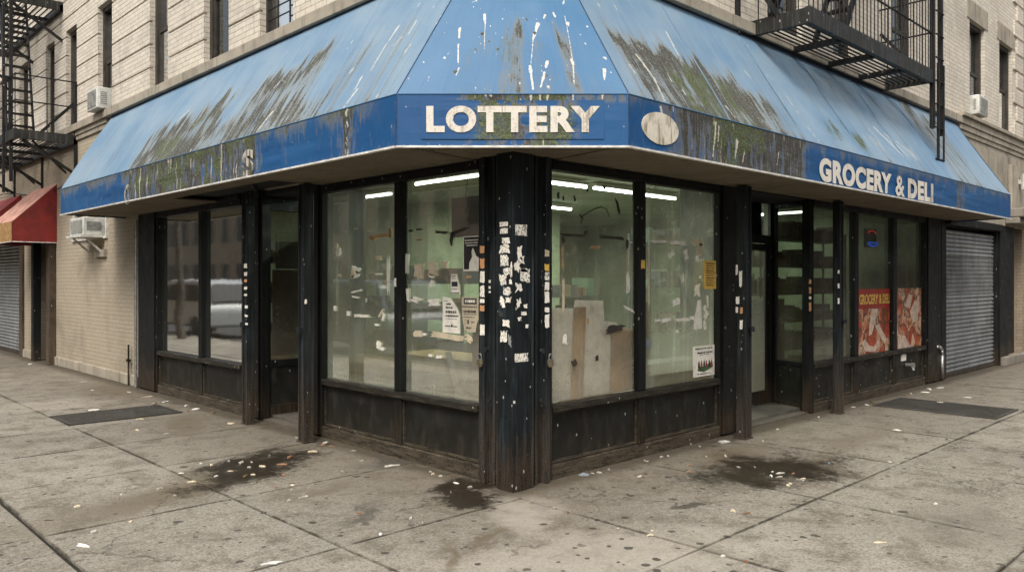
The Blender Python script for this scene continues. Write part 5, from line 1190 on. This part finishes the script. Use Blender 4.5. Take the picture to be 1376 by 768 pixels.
def rect_on(side, x0, y0, x1, y1, d):
    """corners (a0,a1,z0,z1) of an upright rectangle covering the surveyed span"""
    f = onx if side == 'L' else ony
    p = f((x0+x1)/2, y0, d); q = f((x0+x1)/2, y1, d); a = f(x0, y0, d); b = f(x1, y0, d)
    i = 1 if side == 'L' else 0
    return min(a[i], b[i]), max(a[i], b[i]), q.z, p.z
def sheet(side, t, r, d, mat, name='sheet', u0=0, u1=1, v0=0, v1=1, th=.0015, poly=None):
    a0, a1, z0, z1 = r
    if side == 'L': A = lambda u: a1+(a0-a1)*u      # u=0 at the viewer's left
    else: A = lambda u: a0+(a1-a0)*u
    Z = lambda v: z1+(z0-z1)*v
    pts = poly or [(u0, v1), (u1, v1), (u1, v0), (u0, v0)]
    m = MB(); m.prism([wp(side, A(u), d, Z(v)) for u, v in pts], (-th, 0, 0) if side == 'L' else (0, -th, 0))
    return m.build(name, mat, t)
def lines(side, t, r, d, rows_, mat, parent_name='print', seed=1):
    """rows of broken dark marks standing for small print"""
    a0, a1, z0, z1 = r; rr = random.Random(seed); m = MB()
    A = (lambda u: a1+(a0-a1)*u) if side == 'L' else (lambda u: a0+(a1-a0)*u); Z = lambda v: z1+(z0-z1)*v
    for (v, h, u0, u1) in rows_:
        u = u0
        while u < u1-.02:
            w_ = min(rr.uniform(.03, .11), u1-u)
            m.prism([wp(side, A(u), d, Z(v+h)), wp(side, A(u+w_), d, Z(v+h)), wp(side, A(u+w_), d, Z(v)), wp(side, A(u), d, Z(v))], (-.0008, 0, 0) if side == 'L' else (0, -.0008, 0))
            u += w_+rr.uniform(.012, .04)
    return m.build(parent_name, mat, t)
dg_ = .030
def flyer(side, name, lab, x0, y0, x1, y1, mat, d=dg_, poly=None, cat='poster'):
    r = rect_on(side, x0, y0, x1, y1, d); t = thing(name, lab, cat, wp(side, (r[0]+r[1])/2, d, r[2])); sheet(side, t, r, d, mat, poly=poly); return t, r
t, r = flyer('L', 'poster', 'black poster with white dress shape beside the corner pillar', 623, 317, 645, 364, M['paper'])
sheet('L', t, r, dg_-.002, M['paper_black'], 'black_field', .04, .97, .03, .95)
sheet('L', t, r, dg_-.004, M['paper'], 'white_figure', poly=[(.36, .97), (.97, .97), (.97, .62), (.80, .58), (.66, .40), (.58, .34), (.52, .45), (.55, .60), (.38, .76)])
lines('L', t, r, dg_-.004, [(.10, .035, .1, .9), (.18, .03, .12, .9), (.25, .03, .2, .85)], M['paper'], seed=2)
t, r = flyer('L', 'flyer', 'large white notice torn diagonally with dark lines of print left of the pillar', 595, 399, 618, 447, M['paper'], poly=[(0, 1), (1, 1), (1, .5), (.85, .3), (.45, .02), (.0, 0)])
lines('L', t, r, dg_-.002, [(.10, .02, .1, .3), (.17, .05, .2, .5), (.27, .05, .18, .6), (.38, .07, .18, .8), (.50, .05, .18, .92), (.60, .015, .18, .85), (.80, .03, .15, .85), (.76, .07, .5, .62)], M['ink'], seed=3)
t, r = flyer('L', 'flyer', 'ragged yellowed flyer with boxed heading next to the pillar', 620, 399, 643, 448, papermat('ragged_cream_paper', (.52, .45, .33), amt=.25), poly=[(0.02, 0), (1, 0), (1, .62), (.9, .72), (.85, .95), (.4, .98), (.2, .9), (.1, .7), (.04, .4)])
sheet('L', t, r, dg_-.002, M['ink'], 'heading_box', .16, .9, .03, .19); lines('L', t, r, dg_-.004, [(.07, .08, .24, .84)], M['paper'], seed=8)
lines('L', t, r, dg_-.002, [(.25, .03, .05, .92), (.36, .07, .15, .9), (.46, .02, .15, .9), (.54, .02, .12, .8), (.62, .12, .36, .46), (.66, .04, .6, .8), (.82, .05, .3, .62)], M['ink'], seed=4)
t, r = flyer('L', 'flyer', 'small tapered white label with dark emblem above the torn notice', 605, 368, 618, 395, M['paper'], poly=[(.1, 1), (1, 1), (.85, .4), (.65, 0), (.1, 0), (.05, .5)])
sheet('L', t, r, dg_-.002, M['ink'], 'emblem', .18, .78, .38, .62); lines('L', t, r, dg_-.003, [(.92, .05, .1, .98), (.08, .04, .15, .6), (.2, .03, .15, .6), (.72, .03, .2, .8)], M['ink'], seed=5)
t, r = flyer('R', 'flyer', 'yellow printed notice in the second pane right of the pillar', 946, 350, 962, 388, M['paper_yellow'], d=-.032)
lines('R', t, r, -.034, [(.08+.085*k, .035+.01*(k % 3 == 0), .15, .88-.1*(k % 2)) for k in range(10)], M['ink'], seed=6)
t, r = flyer('R', 'flyer', 'white paper shaped like a bottle in the second right pane', 932, 403, 945, 442, M['paper'], poly=[(.0, 1), (.85, 1), (.8, .45), (.75, .0), (.45, .0), (.3, .3), (.1, .6)])
t, r = flyer('R', 'poster', 'white poster with small figures low in the second right pane', 931, 464, 960, 505, M['paper'])
fg = plain('green_print', (.06, .11, .04), .7); fr2 = plain('red_print', (.32, .06, .04), .7)
sheet('R', t, r, dg_-.002, fg, 'green_field', poly=[(.2, .80), (.5, .86), (.92, .72), (.88, .55), (.5, .68), (.25, .66)])
for u in (.26, .38, .50, .60, .74, .84): sheet('R', t, r, dg_-.004, fr2 if u in (.38, .60, .84) else M['ink'], 'figure', poly=[(u-.045, .70), (u+.045, .70), (u+.03, .55), (u, .46+.06*(u % .2)), (u-.03, .55)])
lines('R', t, r, dg_-.002, [(.07, .04, .1, .9), (.2, .05, .2, .9), (.28, .02, .3, .8), (.9, .03, .2, .8)], M['ink'], seed=7)
def meat(name, seed):
    g = G(name); c = g.co('World', (1, 1, .8), (seed, 0, seed*.3))
    wv = g.n('TexNoise', {'Vector': c, 'Scale': 5., 'Detail': 3.}); p = g.n('VectorMath', {0: c, 1: g.n('VectorMath', {0: wv.outputs[1], 'Scale': .35}, operation='SCALE').outputs[0]}, operation='ADD').outputs[0]
    v = g.n('TexVoronoi', {'Vector': p, 'Scale': 5.}, feature='SMOOTH_F1'); s = g.n('SeparateColor', {0: v.outputs['Color']})
    v2 = g.n('TexVoronoi', {'Vector': p, 'Scale': 5.}, feature='DISTANCE_TO_EDGE')
    n = g.noise(p, 22, 5, .7)
    cr = g.n('ValToRGB', {0: s.outputs[0]}); e = cr.color_ramp; e.elements[0].color = (.26, .03, .02, 1); e.elements[1].color = (.66, .54, .40, 1)
    for pos, col in ((.3, (.42, .07, .025, 1)), (.5, (.62, .44, .30, 1)), (.68, (.60, .20, .06, 1)), (.8, (.16, .06, .03, 1))): q = e.elements.new(pos); q.color = col
    col = g.mix(g.mul(g.step(n, .52, .70), .2), cr.outputs[0], (.72, .58, .40)); col = g.mix(g.mul(g.step(n, .5, .3), .4), col, (.20, .04, .03))
    col = g.mix(g.step(v2.outputs[0], .0, .12, .9, 0.), col, (.07, .045, .02))
    return g.done(g.bsdf(col, .5))
redp = plain('red_poster_print', (.34, .035, .02), .5, 0, .15)
t, r = flyer('R', 'poster', 'meat poster with red heading reading grocery and deli, left of two', 1153, 388, 1197, 474, meat('meat_print', 1.), d=.030)
sheet('R', t, r, .028, redp, 'heading_band', 0, 1, 0, .30)
text_mesh('GROCERY & DELI', 'lettering', plain('yellow_print', (.70, .50, .10), .5, 0, .1), t, Vector((r[0]+.03*(r[1]-r[0]), .0265, r[3]-(r[3]-r[2])*.235)), (1, 0, 0), (0, 0, 1), (r[1]-r[0])*.93, (r[3]-r[2])*.155, .03, .0008)
ml = plain('pale_meat_print', (.60, .46, .36), .5, 0, .2, 16)
def bone(pts, nm='cut_of_meat', mt=None): sheet('R', t, r, .0285, mt or ml, nm, poly=pts)
bone([(.30, .72), (.40, .70), (.55, .40), (.58, .31), (.40, .31), (.34, .5)]); bone([(.10, .82), (.2, .95), (.45, .98), (.62, .9), (.60, .8), (.45, .9), (.3, .86), (.2, .76)]); bone([(.50, .58), (.62, .55), (.85, .8), (.80, .88), (.66, .76)])
t, r = flyer('R', 'poster', 'meat collage poster without heading in the last pane before the shutter', 1205, 387, 1239, 466, meat('meat_print', 4.3), d=.030)
bone([(.30, .30), (.45, .1), (.6, .12), (.5, .35)]); bone([(.05, .75), (.3, .8), (.55, 1), (.05, 1)]); bone([(.5, .4), (.7, .2), (.85, .3), (.8, .55), (.6, .6)], mt=ml)

# ------------------------------------------------------------------ vault grates in the pavement
def grate(x0, x1, y0, y1, lab, along='y'):
    t = thing('pavement_grate', lab, 'grate', ((x0+x1)/2, (y0+y1)/2, 0)); m = MB()
    m.box(x0, x1, y0, y0+.03, .002, .014); m.box(x0, x1, y1-.03, y1, .002, .014); m.box(x0, x0+.03, y0+.03, y1-.03, .002, .014); m.box(x1-.03, x1, y0+.03, y1-.03, .002, .014); m.build('rim', M['grate'], t)
    b = MB(); n = int((x1-x0-.06)/.028) if along == 'y' else int((y1-y0-.06)/.028)
    for k in range(n):
        if along == 'y': q = x0+.035+k*.028; b.box(q, q+.014, y0+.03, y1-.03, .003, .012)
        else: q = y0+.035+k*.028; b.box(x0+.03, x1-.03, q, q+.014, .003, .012)
    b.build('bars', M['grate'], t); b = MB(); b.box(x0+.03, x1-.03, y0+.03, y1-.03, .0018, .0026); b.build('pit', M['joint'], t)
grate(-1.68, -.45, 5.28, 6.06, 'flat steel cellar grate in the left pavement near the brick wall', 'y')
grate(6.05, 7.0, -1.69, -.30, 'flat steel cellar grate in the right pavement below the posters', 'x')

# ------------------------------------------------------------------ litter
rl = random.Random(21)
lit_m = [plain('litter_dirty', (.46, .43, .37), .85, 0, .35, 60), plain('litter_grey', (.33, .31, .27), .85, 0, .35, 60), M['paper_tan'], plain('litter_white', (.70, .68, .62), .8), plain('litter_orange', (.30, .15, .08), .8), plain('litter_brown', (.16, .10, .05), .8)]
def litter(px, py, L, W, mt, lab, group, name='paper_scrap', cat='litter'):
    c = onz(px, py); a = rl.uniform(0, pi); n = 9; pts = []
    lift = rl.uniform(.004, .014); mb = MB()
    ring = [(L/2*cos(2*pi*k/n)*rl.uniform(.5, 1.25), W/2*sin(2*pi*k/n)*rl.uniform(.4, 1.3)) for k in range(n)]
    R = lambda x, y: (c.x+x*cos(a)-y*sin(a), c.y+x*sin(a)+y*cos(a))
    top = [(*R(x, y), .0035+lift*rl.random()) for x, y in ring]; ctr = (*R(rl.uniform(-.2, .2)*L, 0), .006+lift)
    i = len(mb.v); mb.v += top+[ctr]+[(x, y, .0015) for x, y, _ in top]
    for k in range(n):
        q = (k+1) % n; mb.f.append((i+k, i+q, i+n)); mb.f.append((i+k, i+n+1+k, i+n+1+q, i+q))
    mb.f.append(tuple(i+n+1+k for k in reversed(range(n))))
    tag(mb.build(name, mt, None), lab, cat, group)
def scatter(pts, lab, group, size=.03):
    size *= 1.25
    for (px, py, *s) in pts:
        k = s[0] if s else 1.; mi = s[1] if len(s) > 1 else rl.choice([0, 0, 1, 1, 2, 3, 5])
        litter(px, py, size*k*rl.uniform(.8, 1.7), size*k*rl.uniform(.25, .7), lit_m[mi], lab, group)
scatter([(324, 622, 2), (338, 621), (335, 628, 1.6), (340, 638), (330, 640, 1.3), (310, 633), (308, 620), (352, 627), (290, 640), (284, 625), (362, 613), (270, 623), (390, 614, 1.6, 4), (378, 624, 1.5, 4), (381, 638, 1.2, 4), (393, 652, 1.5), (391, 659, 1.4), (410, 668, 1.6), (370, 655, 1, 4), (388, 672), (345, 648)], 'pale paper scrap lying in the dark stain on the left pavement', 'paper scraps in the left stain', .032)
scatter([(243, 636, 1.3), (236, 650, 1.2), (215, 657, 1.6), (164, 665, 1.6), (105, 681, 1.7, 2), (176, 701, 1.2), (127, 715, 1.3, 3), (110, 734, 2.4, 3), (65, 699, 1, 5), (235, 667, .8), (180, 655), (258, 648, 1.3, 2)], 'small pale scrap scattered on the open left pavement', 'paper scraps on the open left pavement', .028)
scatter([(206, 543, 2), (197, 533, 2.6, 2), (222, 540, 2), (250, 545, 2.2), (253, 552, 2), (286, 555, 1.4), (262, 550, 1.4), (310, 569, 2.4), (235, 551), (112, 513, 2.4), (173, 527, 2), (126, 551, 2.4, 3), (143, 558, 1.4), (188, 563, 1.2), (173, 570, 1.1), (184, 578, 1.3, 2), (223, 583, 1.2), (205, 524, 1.8, 2), (124, 524, 1.2), (40, 489, 3)], 'dirty paper scrap gathered near the left wall and grate', 'paper scraps along the left wall', .035)
scatter([(437, 595, 1.8), (433, 598, 1.4, 4), (445, 600, 2), (421, 607, 2.2), (474, 606, 1.8), (486, 619), (399, 588, 1.2), (460, 633, 1), (578, 634), (582, 637, 1.3, 2), (592, 640), (613, 649, 1.6, 3), (632, 655)], 'white paper scrap along the base left of the corner pillar', 'paper scraps along the left shop base', .03)
litter(528, 626, .15, .05, lit_m[0], 'long torn strip of cream paper lying below the left windows', None, 'torn_paper'); litter(365, 757, .13, .045, lit_m[3], 'bright white torn paper at the bottom edge on the pavement joint', None, 'torn_paper')
scatter([(511, 718, 1.5, 3), (553, 697, 1.), (568, 703, .8), (483, 690, .8, 4), (606, 662, .7), (618, 667, .7), (553, 652, 1.1, 4), (714, 662, 1.2), (722, 663, .9), (673, 707, .6)], 'tiny scrap on the pavement in front of the corner pillar', 'scraps in front of the corner pillar', .022)
scatter([(805, 635, 1.6), (796, 636, 1.3), (818, 631), (866, 619, 1.4), (889, 614, 1.4), (897, 613), (870, 620), (860, 640, 1.2, 2), (928, 597, 1.2), (940, 600, 1.4), (745, 683, 1.2), (763, 689, 1., 4), (830, 710, .9), (874, 719, 1.2, 2), (876, 713, .8)], 'small scrap beside the base right of the corner pillar', 'scraps right of the corner pillar', .026)
litter(785, 638, .11, .07, plain('crumpled_foil', (.45, .50, .55), .35, .5), 'crumpled bluish wrapper at the base right of the pillar', None, 'wrapper'); litter(973, 594, .17, .10, lit_m[3], 'crumpled white paper at the foot of the right track post', None, 'crumpled_paper')
scatter([(1026, 637, 1.3), (1036, 640, 1.4), (1048, 636, 1.5), (1038, 634), (1066, 636, 1, 4), (1075, 645, 1.2), (1062, 650, 1.2), (1059, 652), (1096, 653, 1, 4), (975, 613, 1.3), (949, 614, 1.1), (926, 634, 1.2, 4), (925, 626, 1.1, 4), (1014, 628, 1.2), (992, 628), (1080, 643), (1047, 641, 1.2)], 'pale scrap lying in the dark stain on the right pavement', 'paper scraps in the right stain', .028)
litter(1114, 623, .05, .03, plain('blue_grey_cap', (.10, .16, .18), .5), 'small blue grey bottle cap near the right stain', None, 'bottle_cap')
scatter([(985, 687, 1.4, 2), (1004, 690, 1.3, 4), (971, 747, 1.3, 3), (1003, 755, 1., 4), (1183, 729, 1.5, 2), (1257, 677, 1.1, 3), (1195, 621, .9), (1254, 630, .9), (1327, 645, .8), (1197, 688, .9), (1282, 628, .8), (1100, 561), (1007, 595, 1.2), (1025, 593, 1), (1045, 577, 1.2, 2), (1205, 578, 2.6, 3), (1272, 590, .9)], 'lone pale scrap on the open right pavement', 'paper scraps on the open right pavement', .028)
scatter([(1165, 544, 2, 3), (1172, 541, 1.8), (1147, 547, 1.3), (1212, 535, 2.2), (1224, 529, 1.8), (1229, 550, 1.8), (1243, 527, 2.2, 3), (1249, 523, 2), (1263, 521, 3.2, 3), (1233, 537), (1262, 541, 1.6), (1301, 534, 2, 3), (1160, 550)], 'dirty paper scrap gathered near the right grate and shutter', 'paper scraps along the right shopfront', .036)

# ------------------------------------------------------------------ across the two streets (seen only as reflections)
def block(lab, side, a0, a1, d, h, mt, seed):
    r = random.Random(seed); t = thing('apartment_building', lab, 'building', wp(side, (a0+a1)/2, d, -.1))
    m = MB(); wb(m, side, a0, a1, d-8, d, -.1, h); m.build('wall', mt, t)
    w_ = MB(); z = 1.0
    while z < h-2:
        a = a0+.8
        while a < a1-1.2: wb(w_, side, a, a+1.0, d+.002, d+.03, z, z+1.7); a += 2.3
        z += 3.1
    w_.build('window_glazing', M['paper_black'], t); m = MB(); wb(m, side, a0, a1, d+.001, d+.35, h-.5, h); m.build('cornice', M['stone'], t)
block('brown brick apartment block across the left street, seen only in reflections', 'L', -9, 16, -19, 11, M['brick_red'], 1)
block('tan brick apartment block across the left street, seen only in reflections', 'L', 16.2, 140, -19, 10, M['brick_warm'], 2)
block('brown brick apartment block across the right street, seen only in reflections', 'R', -9, 15, -19, 9, M['brick_red'], 3)
block('tan brick apartment block across the right street, seen only in reflections', 'R', 15.2, 140, -19, 11, M['brick_warm'], 4)
nbl = thing('apartment_building', 'brown brick apartment block next to the shops with red awnings', 'building', (6, 40, 0))
m = MB(); m.box(.1, 12, 24.01, 62, -.1, 13); m.build('wall', M['brick_red'], nbl)
for zz in (1.2, 4.3, 7.4, 10.):
    for k in range(12): m = MB(); m.box(.06, .099, 25.2+k*3, 26.4+k*3, zz, zz+1.8); m.build('window', M['paper_black'], nbl)
far = MB(); far.box(-19.5, -14.1, -60, 60, -.2, -.03); far.box(-14, 60, -19.5, -14.1, -.2, -.031); far.build('far_sidewalk', M['curb'], kind='structure')
def suv(x, y, rz, lab, col):
    t = thing('parked_car', lab, 'car', (x, y, -.13)); t.rotation_euler = (0, 0, rz); Rm = Matrix.Translation((x, y, -.13)) @ Matrix.Rotation(rz, 4, 'Z')
    def fin(m, nm, mt, par=t, **k):
        m.v = [tuple(Rm @ Vector(v)) for v in m.v]; o = m.build(nm, mt, None, **k); o.parent = par
        Pm = Matrix.Identity(4); q = par
        o.matrix_parent_inverse = (Rm).inverted(); return o
    side_ = [(-2.3, .35), (-2.32, .85), (-2.2, 1.05), (-1.95, 1.62), (-1.7, 1.72), (.35, 1.74), (.65, 1.66), (1.25, 1.12), (2.15, .95), (2.3, .75), (2.3, .35)]
    m = MB(); m.prism([(a, -.88, b) for a, b in side_], (0, 1.76, 0)); fin(m, 'body', plain('car_paint', col, .3, 0, .05), bevel=.08)
    g = MB(); gl = [(-1.9, 1.1), (-1.72, 1.58), (.32, 1.6), (.55, 1.52), (1.02, 1.12)]
    for yy in (-.905, .885): g.prism([(a, yy, b) for a, b in gl], (0, .02, 0))
    g.prism([(.78, -.75, 1.58), (1.26, -.75, 1.17), (1.26, .75, 1.17), (.78, .75, 1.58)], (.03, 0, .03)); g.prism([(-2.24, -.7, 1.1), (-2.02, -.7, 1.6), (-2.02, .7, 1.6), (-2.24, .7, 1.1)], (-.03, 0, .01)); fin(g, 'window', M['paper_black'])
    for wx in (-1.4, 1.45):
        for wy in (-.9, .72):
            w_ = MB(); w_.tube((wx, wy, .34), (wx, wy+.2, .34), .34, 20); fin(w_, 'wheel', plain('tyre_rubber', (.02, .02, .02), .8))
    l = MB(); l.box(2.24, 2.32, -.8, -.5, .7, .85); l.box(2.24, 2.32, .5, .8, .7, .85); fin(l, 'headlight', M['ac'])
suv(-6.1, 20.3, radians(90), 'white car parked across the kerb, seen reflected in the far left panes', (.30, .31, .31))
suv(-6.1, 11.5, radians(90), 'dark car parked at the left kerb, seen only in reflections', (.05, .06, .07))
suv(7.5, -6.1, 0, 'grey car parked at the right kerb, seen only in reflections', (.25, .27, .28))

def tree(x, y, h, seed, lab):
    r = random.Random(seed); t = thing('street_tree', lab, 'tree', (x, y, 0), 'bare street trees')
    m = MB(); p = Vector((x, y, 0)); pts = [p]
    for k in range(6): pts.append(pts[-1]+Vector((r.uniform(-.08, .08), r.uniform(-.08, .08), h*.09)))
    for k, (a, b) in enumerate(zip(pts, pts[1:])): m.tube(a, b, .13-.012*k, 9, .13-.012*(k+1))
    m.build('trunk', bark, t)
    c = MB()
    def grow(p, d, L, rad, n):
        q = p+d*L; c.tube(p, q, rad, 5, rad*.65)
        if n: 
            for _ in range(3): grow(q, (d+Vector((r.uniform(-.6, .6), r.uniform(-.6, .6), r.uniform(-.1, .4)))).normalized(), L*.74, rad*.62, n-1)
    for _ in range(4): grow(pts[-1], Vector((r.uniform(-.6, .6), r.uniform(-.6, .6), 1)).normalized(), h*.17, .055, 3)
    c.build('crown', bark, t)
bark = plain('grey_bark', (.085, .07, .055), .9, 0, .4, 18)
tree(-4.3, 17.5, 7, 2, 'bare tree at the left kerb, seen reflected in the far left panes')
tree(-4.3, 11.0, 7, 5, 'bare tree at the left kerb nearer the corner, seen only in reflections')
tree(12.5, -4.4, 7, 9, 'bare tree at the right kerb, seen only in reflections')
